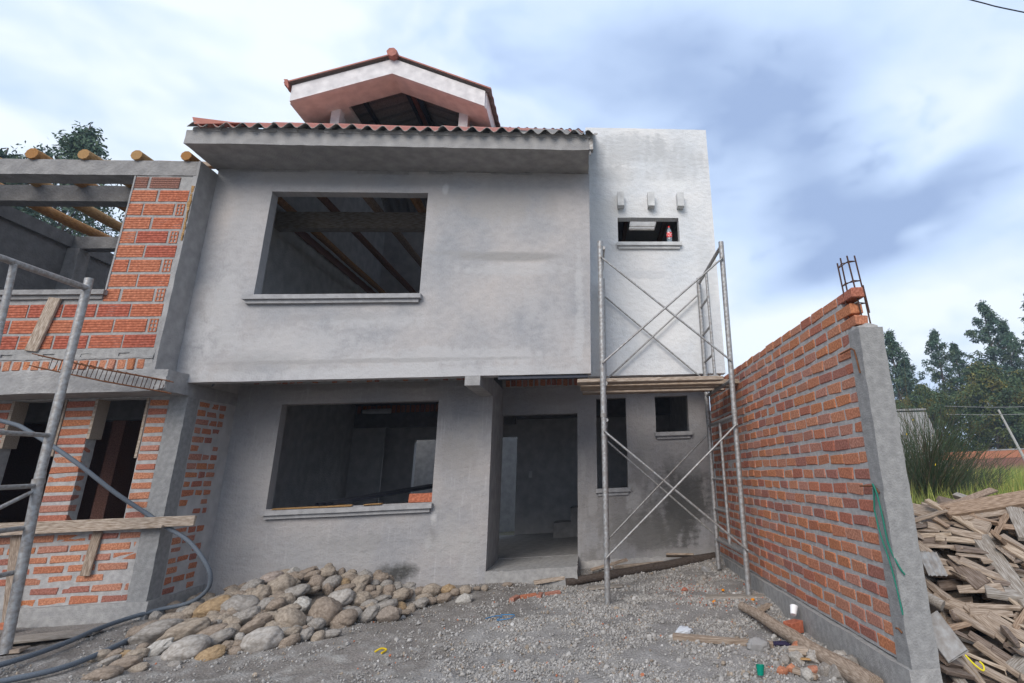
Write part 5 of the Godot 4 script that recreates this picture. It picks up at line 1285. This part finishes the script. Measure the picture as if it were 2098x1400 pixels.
func build_stones():
	var rounds := []; var sharp := []
	for k in 7: rounds.append(rock_mesh(40 + k, 0.0, 0.012 if k % 3 else 0.03))
	for k in 3: sharp.append(rock_mesh(80 + k, 0.9, 0.10))
	var special := {13: "", 53: "largest pale boulder at the front left of the stone heap", 55: "largest pale boulder at the front middle of the stone heap", 52: "glossy ochre stone between the two big pale boulders", 24: "big round brown stone in the middle of the heap", 20: "big smooth grey stone in the upper left of the heap", 19: "big ochre streaked stone at the left of the heap", 54: "jagged pale rock at the left front of the heap"}
	var i := 0
	for s in STONES:
		var m = sharp[i % 3] if s[7] in ["x", "y"] else rounds[(i * 5) % 7]
		var o := part(self, "river_stone", m, M.stones[s[7]], Vector3(s[0], s[1], s[2]))
		var ang := deg_to_rad(s[6])
		o.basis = Basis(Vector3(0, 0, 1), ang) * Basis(Vector3(1, 0, 0), rng.randf_range(-0.3, 0.3)) * Basis.from_scale(Vector3(s[3], s[4], s[5]) * 1.04) * Basis(rnd_dir(rng), rng.randf_range(0, 0.4))
		var lb: String = special.get(i, "")
		tag(o, lb if lb != "" else stone_label(s[7], s[0], s[2], s[3]), "stone", "river stones heaped at the wall")
		i += 1
	# lower layer that shows in the gaps
	for k in 95:
		var x := -3.15 + rng.randfn(0, 0.75); var z := rng.randf_range(-0.9, 0.75)
		x = clampf(x, -4.4, -1.7)
		var y := pile_at(x, z)
		if y - ground_at(x, z) < 0.03: continue
		var rr := rng.randf_range(0.05, 0.10)
		if z - rr < -1.0: z = -1.0 + rr
		var tone: String = ["g", "t", "b", "t", "b"][rng.randi() % 5]
		var o := part(self, "river_stone", rounds[rng.randi() % 7], M.stones[tone], Vector3(x, y - rr * 0.45, z))
		o.basis = Basis(rnd_dir(rng), rng.randf() * 6.0) * Basis.from_scale(Vector3(rr * 1.2, rr * 0.8, rr))
		tag(o, "half buried " + stone_label(tone, x, z, rr), "stone", "river stones heaped at the wall")
	# core of earth and rubble under the stones
	var b := mb()
	var n := 40
	for j in n + 1:
		for q in n + 1:
			var x := lerpf(-4.5, -1.6, q / float(n)); var z := lerpf(-1.0, 1.1, j / float(n))
			b.col = Color(0.17, 0.145, 0.125)
			b.add(Vector3(x, minf(pile_at(x, z) - 0.07, ground_at(x, z) + 0.28) + n3.get_noise_2d(x * 6.0, z * 6.0) * 0.02 - (0.05 if q == 0 or j == n or q == n else 0.0), z), Vector3.UP)
	for j in n:
		for q in n:
			var k := j * (n + 1) + q
			b.ix.append_array(PackedInt32Array([k, k + 1, k + n + 2, k, k + n + 2, k + n + 1]))
	struct(part(self, "earth_mound", b, mat(lin(0.17, 0.145, 0.125), 0.97, T.speck, T.n_rough, 1.0, Vector3.ONE * 1.5)))
	for o in 0: pass

# ---------------------------------------------------------------- scrap wood heap
func heap_at(x, z) -> float:
	return 0.25 + clampf((3.15 - z) * 0.85, 0.0, 1.0) * clampf((x - 1.7) / 1.2, 0.35, 1.0)
func plank_label(tone, at: Vector3, ln) -> String:
	var size := "short" if ln < 0.4 else ("long" if ln > 0.75 else "medium length")
	var where := "near the top" if at.y > 0.95 else ("halfway up" if at.y > 0.6 else "at the foot")
	return "%s %s plank %s of the scrap wood heap, %s" % [size, tone, where, "beside the column" if at.x < 2.75 else "away from the column"]
func build_wood():
	var i := 0
	var grp := "scrap planks in the wood heap"
	var special := {0: "long pale beam lying diagonally on top of the wood heap", 1: "uppermost short board sticking up from the wood heap", 2: "wide brown board near the top of the wood heap", 13: "wide grey board sliding down the middle of the wood heap", 23: "narrow pale batten on the right of the wood heap", 21: "broad board at the left middle of the wood heap", 5: "short brown stick standing up in the wood heap", 7: "splintered brown shard under the long pale beam", 32: "broad grey board at the foot of the heap beside the column", 6: "flat grey board end at the right edge of the heap"}
	var names := {"l": "pale", "m": "weathered", "b": "brown", "g": "grey", "d": "dark"}
	for s in PLANKS:
		var p := Vector3(s[0], s[1], s[2]); var q := Vector3(s[3], s[4], s[5])
		var th := clampf(s[6] * rng.randf_range(0.3, 0.55), 0.02, 0.05)
		var d := (q - p).normalized()
		p -= d * rng.randf_range(0.0, 0.10); q += d * rng.randf_range(0.0, 0.06)
		var b := plank_mesh(p.distance_to(q), s[6], th, 0.010)
		var o := part(self, "scrap_plank", b, M.woods[s[7]])
		var sl := Vector3(0, 0.75, 0.66)   # heap face normal
		var y := (sl - d * sl.dot(d)).normalized()
		o.transform = Transform3D(Basis(d, y, d.cross(y)) * Basis(Vector3(1, 0, 0), rng.randf_range(-0.5, 0.3)), (p + q) / 2 + sl * 0.03)
		tag(o, special.get(i, plank_label(names[s[7]], (p + q) / 2, p.distance_to(q))), "plank", grp)
		i += 1
	for k in 285:
		var x := rng.randf_range(2.12, 4.9); var z := rng.randf_range(1.2, 3.4)
		var y := heap_at(x, z) - 0.07 - 0.20 * rng.randf()
		var tone: String = ["m", "m", "b", "g", "d", "l"][rng.randi() % 6]
		var ln := rng.randf_range(0.25, 0.9)
		var o := part(self, "scrap_plank", plank_mesh(ln, rng.randf_range(0.06, 0.16), rng.randf_range(0.018, 0.036), 0.012), M.woods[tone])
		if x - ln * 0.5 < 2.12: x = 2.12 + ln * 0.5
		o.transform = Transform3D(Basis(Vector3.UP, rng.randf_range(-1.1, 0.9)) * Basis(Vector3(1, 0, 0), rng.randf_range(0.1, 0.9)) * Basis(Vector3(0, 0, 1), rng.randf_range(-0.5, 0.25)), Vector3(x, y, z))
		tag(o, plank_label(names[tone], Vector3(x, y, z), ln), "plank", grp)
	var core := mb()
	for j in 15:
		for q in 15:
			var x := lerpf(2.1, 5.2, q / 14.0); var z := lerpf(0.9, 3.5, j / 14.0)
			core.add(Vector3(x, heap_at(x, z) - 0.20 + n3.get_noise_2d(x * 5.0, z * 5.0) * 0.04, z), Vector3.UP)
	for j in 14:
		for q in 14:
			var c := j * 15 + q
			core.ix.append_array(PackedInt32Array([c, c + 1, c + 16, c, c + 16, c + 15]))
	struct(part(self, "earth_mound", core, mat(lin(0.11, 0.09, 0.07), 0.97, T.speck, T.n_rough, 1.0, Vector3.ONE * 1.5)))
	# round post, metal sheets, yellow strap
	var b := mb(); b.tube([Vector3(2.21, 0.82, 2.42), Vector3(2.33, 0.72, 2.58), Vector3(2.45, 0.63, 2.74)], [0.036, 0.034, 0.036], 10)
	tag(part(self, "wood_post", b, M.woods.g), "short round grey post end in the left of the wood heap", "post")
	b = mb()
	for k in 12:
		var t := k / 12.0; var t2 := (k + 1) / 12.0
		var f := func(u, w): return Vector3(2.52 + u * 0.15, 0.93 - w * 0.15 + sin(u * 26.0) * 0.004 - u * 0.01, 2.40 + w * 0.10)
		b.quad(f.call(t, 0.0), f.call(t2, 0.0), f.call(t2, 1.0), f.call(t, 1.0), Vector3(2.6, 0.6, 2.2))
		b.quad(f.call(t, 0.0) - Vector3(0, 0.002, 0.002), f.call(t2, 0.0) - Vector3(0, 0.002, 0.002), f.call(t2, 1.0) - Vector3(0, 0.002, 0.002), f.call(t, 1.0) - Vector3(0, 0.002, 0.002), Vector3(2.6, 1.6, 3.2))
	tag(part(self, "metal_sheet", b, M.galv_grey), "small ribbed grey metal sheet on the wood heap", "sheet")
	var o2 := part(self, "metal_sheet", plank_mesh(0.26, 0.15, 0.006, 0.008), M.galv_grey)
	o2.transform = frame_along(Vector3(2.20, 0.66, 2.92), Vector3(2.30, 0.40, 3.13), 0.6)
	tag(o2, "bluish flat metal sheet at the left foot of the wood heap", "sheet")
	b = mb(); b.tube(smooth([Vector3(2.32, 0.44, 3.12), Vector3(2.34, 0.40, 3.17), Vector3(2.38, 0.37, 3.18), Vector3(2.40, 0.39, 3.16), Vector3(2.385, 0.41, 3.15)], 4), 0.0055, 6)
	tag(part(self, "strap", b, mat(lin(0.72, 0.60, 0.02), 0.6)), "yellow strap near the foot of the wood heap", "strap")

# ---------------------------------------------------------------- small things lying about
func lay_log(called, label, p: Vector3, q: Vector3, r0, r1, m, cat := "log"):
	var pts := []; var rr := []
	for i in 9:
		var t := i / 8.0
		pts.append(p.lerp(q, t) + Vector3(0, n3.get_noise_2d(t * 3.0, p.x * 7.0) * 0.02, n3.get_noise_2d(t * 2.0, p.z * 7.0 + 5.0) * 0.03)); rr.append(lerpf(r0, r1, t) * (1.0 + n3.get_noise_2d(t * 9.0, p.x) * 0.2))
	var b := mb(); b.tube(pts, rr, 10)
	return tag(part(self, called, b, m), label, cat)
func lay_plank(called, label, p, q, wide, thick, tone, roll := 0.0, group := ""):
	var o := part(self, called, plank_mesh(p.distance_to(q), wide, thick, 0.006), M.woods[tone])
	o.transform = frame_along(p, q, roll)
	return tag(o, label, "plank", group)

func build_litter():
	var g := func(x, z, up := 0.0): return Vector3(x, ground_at(x, z) + up, z)
	var bark := mat(lin(0.11, 0.09, 0.08), 0.95, T.wood, T.n_wood, 1.4, Vector3(1.2, 5, 5))
	lay_log("dark_log", "long dark log lying along the foot of the wet wall", Vector3(-0.27, 0.325, -0.98), Vector3(1.80, 0.40, -1.80), 0.052, 0.062, bark)
	lay_log("worn_log", "worn brown log lying along the foot of the brick wall", Vector3(1.50, 0.31, 0.80), Vector3(1.80, 0.245, 2.93), 0.044, 0.062, log_mat("m"))
	lay_plank("plank", "short board leaning on the door step", Vector3(-0.66, 0.345, -0.97), Vector3(-0.13, 0.385, -1.06), 0.055, 0.04, "w")
	lay_plank("plank", "thin board behind the dark log near the post", g.call(0.05, -1.55, 0.05), g.call(0.55, -1.72, 0.10), 0.06, 0.022, "m", 0.3)
	lay_plank("plank", "wide board behind the dark log", g.call(0.35, -1.52, 0.06), g.call(1.05, -1.60, 0.06), 0.13, 0.025, "w")
	lay_plank("plank", "tilted board end at the wet wall", g.call(1.10, -1.78, 0.12), g.call(1.48, -1.72, 0.09), 0.09, 0.028, "m", -0.5)
	lay_plank("plank", "board under the left scaffold post", g.call(0.02, -0.62, 0.02), g.call(0.42, -0.60, 0.02), 0.12, 0.025, "g")
	lay_plank("plank", "weathered board under the right front scaffold post", Vector3(1.26, 0.285, 0.20), Vector3(1.86, 0.285, 0.33), 0.15, 0.03, "g")
	lay_plank("plank", "brown plank lying on the gravel in the foreground", g.call(0.70, 1.60, 0.03), g.call(1.47, 1.88, 0.03), 0.055, 0.04, "m")
	lay_plank("plank", "wood offcut by the foot of the brick wall", g.call(1.66, 0.86, 0.02), g.call(1.80, 0.72, 0.02), 0.06, 0.03, "m")
	lay_plank("plank", "wide muddy board on the ground at the far left", Vector3(-6.2, 0.385, 0.95), Vector3(-4.55, 0.375, 0.42), 0.26, 0.03, "g")
	lay_plank("plank", "second muddy board beside the wide one at the far left", Vector3(-6.2, 0.38, 1.28), Vector3(-4.75, 0.37, 0.92), 0.14, 0.025, "m")
	# bricks framing the inspection pit
	var pit := thing("brick_pit", "small brick lined pit in the gravel before the door step", "pit", Vector3(-0.55, 0.24, -0.3))
	var bm := brick_mesh(Vector3(0.095, 0.06, 0.03))
	for e in [[-0.80, -0.20, 1.3], [-0.66, -0.30, 0.50], [-0.535, -0.33, 1.5], [-0.40, -0.44, 0.50]]:
		var o := part(pit, "brick", bm, M.bricks[[5, 3, 7, 1, 7, 3][int(absf(e[0]) * 50) % 6]], Vector3(e[0], ground_at(e[0], e[1]) - 0.03, e[1])); o.rotation.y = e[2]
	# window sill things
	lay_plank("wood_strip", "thin wood strip on the lower window sill, left", Vector3(-3.86, 1.327, -1.02), Vector3(-2.92, 1.334, -1.02), 0.07, 0.018, "y")
	lay_plank("wood_strip", "short wood strip on the lower window sill, middle", Vector3(-2.78, 1.328, -1.03), Vector3(-2.57, 1.334, -1.03), 0.08, 0.022, "y")
	var br := part(self, "brick", brick_mesh(Vector3(0.145, 0.055, 0.06)), M.blocks[0], Vector3(-2.11, 1.382, -1.10)); tag(br, "loose orange brick at the right end of the lower window sill", "brick")
	for k in 3:   # bundle of rectangular steel tubes
		var p := Vector3(-3.34 + k * 0.085, 1.362, -1.0); var q := Vector3(-1.7 + k * 0.085, 1.62, -3.6)
		var b := mb(); var ln := p.distance_to(q)
		for f in [[-0.02, -0.04, -0.018, 0.04], [0.018, -0.04, 0.02, 0.04], [-0.02, -0.04, 0.02, -0.038], [-0.02, 0.038, 0.02, 0.04]]:
			b.box(-ln / 2, f[0], f[1], ln / 2, f[2], f[3])
		var o := part(self, "steel_tube", b, M.steel_dark); o.transform = frame_along(p, q)
		tag(o, ["left steel tube of the bundle on the lower window sill", "middle steel tube of the bundle on the lower window sill", "right steel tube of the bundle on the lower window sill"][k], "tube", "steel tubes through the window")
	var wp := mb(); wp.tube([Vector3(-4.30, 2.90, -4.80), Vector3(-4.15, 2.90, -4.80), Vector3(-3.78, 2.90, -4.80)], [0.035, 0.05, 0.05], 10)
	tag(part(self, "plastic_pipe", wp, M.white), "white plastic pipe under the ceiling seen through the lower window", "pipe")
	bottle()
	# black water hose
	var hb := mb()
	hb.tube(smooth([Vector3(-7.0, 2.62, 0.5), Vector3(-6.03, 2.354, 0.3), Vector3(-5.72, 2.23, 0.3), Vector3(-5.23, 1.92, 0.29), Vector3(-4.90, 1.60, 0.12), Vector3(-4.66, 1.38, -0.035), Vector3(-4.44, 1.235, -0.045), Vector3(-4.17, 1.077, -0.03), Vector3(-3.96, 0.83, -0.05), Vector3(-3.93, 0.66, -0.1), Vector3(-4.02, 0.54, -0.15), Vector3(-4.20, 0.46, -0.22), Vector3(-4.42, 0.43, -0.15), Vector3(-4.55, 0.405, 0.1), Vector3(-4.55, 0.395, 0.45), Vector3(-4.45, 0.39, 0.95), Vector3(-4.46, 0.385, 1.5), Vector3(-4.8, 0.36, 2.2)], 5), 0.021, 9)
	tag(part(self, "water_hose", hb, M.hose), "dark blue hose looping from the brick house windows to the ground", "hose")
	hb = mb(); hb.tube(smooth([Vector3(-4.02, 0.41, -0.25), Vector3(-4.05, 0.385, 0.2), Vector3(-4.05, 0.36, 0.65), Vector3(-3.98, 0.345, 1.45), Vector3(-4.2, 0.345, 1.8), Vector3(-4.6, 0.34, 2.2)], 5), 0.021, 9)
	tag(part(self, "water_hose", hb, M.hose), "second hose run lying on the mud beside the stone heap", "hose")
	# rubble and rubbish
	lump("mortar_lump", "rough grey mortar lump stuck to the foreground plank", g.call(1.33, 1.93, 0.035), Vector3(0.085, 0.055, 0.06), M.concrete, 11, 0.5, 0.25)
	lump("grey_cobble", "small grey cobble between the scaffold posts, nearer the wall", g.call(1.42, -0.75, 0.02), Vector3(0.06, 0.035, 0.05), M.stones.g, 12, 0.0, 0.03, "stone")
	lump("grey_cobble", "small grey cobble between the scaffold posts, nearer the street", g.call(1.36, -0.5, 0.02), Vector3(0.055, 0.035, 0.05), M.stones.g, 13, 0.0, 0.03, "stone")
	lump("concrete_block", "pale flat block at the rear scaffold post", g.call(1.55, -1.25, 0.02), Vector3(0.09, 0.045, 0.06), M.concrete_light, 14, 1.0, 0.03)
	lump("brick_shard", "small red brick shard on the gravel between the posts", g.call(1.10, -0.2, 0.02), Vector3(0.035, 0.028, 0.03), M.bricks[3], 15, 0.9, 0.08)
	for e in [[1.66, 1.42, 0.06, 16, 1, "orange brick lump beside the white cup"], [1.63, 1.98, 0.075, 17, 0, "largest orange brick lump in the rubble by the log"], [1.36, 2.42, 0.045, 18, 0, "orange brick lump at the lower edge, left"], [1.44, 2.36, 0.04, 19, 2, "orange brick lump at the lower edge, middle"], [1.58, 2.42, 0.045, 20, 4, "orange brick lump at the lower edge, right"]]:
		lump("brick_lump", e[5], g.call(e[0], e[1], e[2] * 0.4), Vector3(e[2], e[2] * 0.75, e[2] * 0.85), M.bricks[e[4]], e[3], 0.8, 0.15)
	for e in [[1.55, 2.20, 0.07, 21, "grey rubble chunk left of the log"], [1.70, 2.24, 0.09, 22, "dark grey rubble chunk at the log"], [1.76, 2.52, 0.13, 23, "biggest pale rubble chunk at the bottom by the wall"], [1.66, 2.46, 0.07, 24, "pale rubble chunk left of the biggest one"], [1.50, 2.52, 0.06, 25, "grey stone at the lower edge by the green cup"], [1.84, 2.30, 0.08, 26, "grey rubble chunk between log and wall"], [1.45, 2.23, 0.05, 27, "flat grey stone before the rubble"]]:
		lump("rubble_chunk", e[4], g.call(e[0], e[1], e[2] * 0.35), Vector3(e[2], e[2] * 0.7, e[2] * 0.85), M.stones[["g", "x", "w", "g"][e[3] % 4]], e[3], 0.8, 0.10)
	lay_plank("wood_offcut", "pale wood offcut in the rubble by the log", g.call(1.52, 2.10, 0.04), g.call(1.66, 2.16, 0.05), 0.06, 0.045, "w")
	lay_plank("wood_offcut", "split yellowish stick in the rubble", g.call(1.56, 2.24, 0.03), g.call(1.76, 2.30, 0.03), 0.03, 0.018, "y")
	lay_plank("wood_offcut", "weathered stub pointing out of the rubble at the lower edge", g.call(1.44, 2.44, 0.03), g.call(1.56, 2.56, 0.02), 0.05, 0.03, "m")
	var bl := part(self, "brick", brick_mesh(Vector3(0.075, 0.045, 0.05)), M.blocks[1], g.call(1.76, 1.52, 0.06)); bl.rotation.y = 0.5; tag(bl, "half brick under the white plastic cup", "brick")
	# cups
	for e in [[Vector3(1.80, 0.345, 1.44), 0.036, lin(0.8, 0.8, 0.82), "white plastic cup lying on a half brick at the wall", 0.6], [g.call(1.18, 2.50, 0.025), 0.030, lin(0.0, 0.22, 0.15), "dark green plastic cup at the lower edge of the yard", 0.15]]:
		var b := mb()
		var rr: float = e[1]
		var prof := [[0.0, 0.0], [rr * 0.72, 0.0], [rr, rr * 2.0], [rr * 1.06, rr * 2.05], [rr * 0.93, rr * 2.0], [rr * 0.66, rr * 0.1], [0.0, rr * 0.1]]
		lathe(b, prof, 14)
		var o := part(self, "plastic_cup", b, mat(e[2], 0.4), e[0]); o.rotation = Vector3(-e[4], 0, -e[4] * 0.6)
		tag(o, e[3], "cup")
	crumple("plastic_bag", "crumpled clear plastic bag behind the foreground plank", g.call(0.80, 1.44, 0.02), Vector3(0.085, 0.045, 0.05), mat(lin(0.50, 0.52, 0.56), 0.25), "bag")
	crumple("dark_cloth", "dark purple rag beside the end of the foreground plank", g.call(1.55, 1.84, 0.015), Vector3(0.09, 0.03, 0.05), mat(lin(0.03, 0.025, 0.06), 0.9), "rag")
	crumple("white_sack", "torn white sack scrap at the bottom edge of the yard", g.call(-1.35, 2.45, 0.01), Vector3(0.14, 0.02, 0.07), mat(lin(0.55, 0.55, 0.58), 0.7), "sack")
	for e in [[1.30, 0.42, "orange peel left of the post board"], [1.70, 0.46, "orange peel under the end of the worn log"], [1.52, -0.12, "small orange peel near the brick wall"]]:
		crumple("orange_peel", e[2], g.call(e[0], e[1], 0.01), Vector3(0.022, 0.014, 0.018), mat(lin(0.7, 0.24, 0.01), 0.6), "peel")
	var sb := mb(); sb.tube(smooth([g.call(-0.98, 0.62, 0.02), g.call(-0.9, 0.55, 0.022), g.call(-0.83, 0.58, 0.02), g.call(-0.86, 0.70, 0.02), g.call(-0.74, 0.66, 0.02), g.call(-0.72, 0.54, 0.02), g.call(-0.85, 0.52, 0.022)], 4), 0.004, 5)
	tag(part(self, "blue_string", sb, mat(lin(0.04, 0.20, 0.42), 0.6)), "loop of blue string on the gravel", "string")
	var yb := mb(); yb.tube(smooth([g.call(-1.72, 1.46, 0.02), g.call(-1.68, 1.43, 0.035), g.call(-1.64, 1.42, 0.02), g.call(-1.66, 1.48, 0.015)], 3), 0.008, 6)
	tag(part(self, "yellow_clip", yb, mat(lin(0.6, 0.42, 0.02), 0.6)), "small yellow and black clip on the mud before the stone heap", "clip")
	var ob := part(self, "brick", brick_mesh(Vector3(0.12, 0.035, 0.06)), M.blocks[0], Vector3(-5.08, 0.43, 1.10)); ob.rotation.y = 0.25; tag(ob, "orange brick on the muddy board at the far left edge", "brick")
	var ob2 := part(self, "brick", brick_mesh(Vector3(0.055, 0.03, 0.04)), M.blocks[2], Vector3(-5.55, 0.42, 0.16)); ob2.rotation.y = -0.4; tag(ob2, "half orange brick at the foot of the prop board", "brick")

func lathe(b: MB, prof: Array, sides: int):
	for i in prof.size() - 1:
		var p = prof[i]; var q = prof[i + 1]
		var d := Vector2(q[0] - p[0], q[1] - p[1]).normalized()
		for k in sides:
			var g0 := TAU * k / sides; var g1 := TAU * (k + 1) / sides
			var s := b.v.size()
			for e in [[p, g0], [q, g0], [q, g1], [p, g1]]:
				b.v.append(Vector3(cos(e[1]) * e[0][0], e[0][1], sin(e[1]) * e[0][0])); b.n.append(Vector3(cos(e[1]) * d.y, -d.x, sin(e[1]) * d.y)); b.c.append(b.col); b.uv.append(Vector2(e[1] / TAU, e[0][1]))
			b.ix.append_array(PackedInt32Array([s, s + 2, s + 1, s, s + 3, s + 2]))

func crumple(called, label, at, size: Vector3, m, cat):
	var o := part(self, called, rock_mesh(int(absf(at.x * 100)) + 300, 1.0, 0.35), m, at); o.scale = size
	return tag(o, label, cat)

func bottle():
	var t := thing("soda_bottle", "plastic soda bottle with red label on the white tower window sill", "bottle", Vector3(1.3175, 4.986, -1.29))
	var at := Vector3(1.3175, 4.986, -1.29)
	var b := mb(); lathe(b, [[0.0, 0.004], [0.034, 0.0], [0.041, 0.012], [0.043, 0.05], [0.041, 0.09], [0.043, 0.13], [0.041, 0.185], [0.030, 0.222], [0.016, 0.25], [0.0135, 0.268], [0.0, 0.268]], 18)
	var cl := StandardMaterial3D.new(); cl.albedo_color = Color(0.72, 0.78, 0.82, 0.35); cl.transparency = BaseMaterial3D.TRANSPARENCY_ALPHA; cl.roughness = 0.08
	part(t, "body", b, cl, at)
	b = mb(); lathe(b, [[0.0425, 0.088], [0.0438, 0.09], [0.0446, 0.13], [0.0436, 0.17], [0.042, 0.172]], 18)
	var im := Image.create(256, 64, false, Image.FORMAT_RGB8); im.fill(Color(0.86, 0.06, 0.08))
	for x in 256:   # white flowing script and ribbon on red
		var y := 34.0 + 9.0 * sin(x * 0.049) + 4.0 * sin(x * 0.11)
		for dy in range(-3, 4): im.set_pixel(x, clampi(int(y) + dy + 12, 0, 63), Color(0.96, 0.94, 0.93))
		var w := 20.0 + 11.0 * sin(x * 0.36) * cos(x * 0.049)
		for dy in range(-2, 3): im.set_pixel(x, clampi(int(w) + dy, 0, 63), Color(0.96, 0.94, 0.93))
	var lm := StandardMaterial3D.new(); lm.albedo_texture = ImageTexture.create_from_image(im); lm.roughness = 0.35; lm.uv1_scale = Vector3(2, 11.5, 1)
	part(t, "label", b, lm, at)
	b = mb(); lathe(b, [[0.0, 0.285], [0.014, 0.284], [0.0155, 0.280], [0.0155, 0.262], [0.0145, 0.258]], 14); part(t, "cap", b, mat(lin(0.68, 0.02, 0.02), 0.4), at)
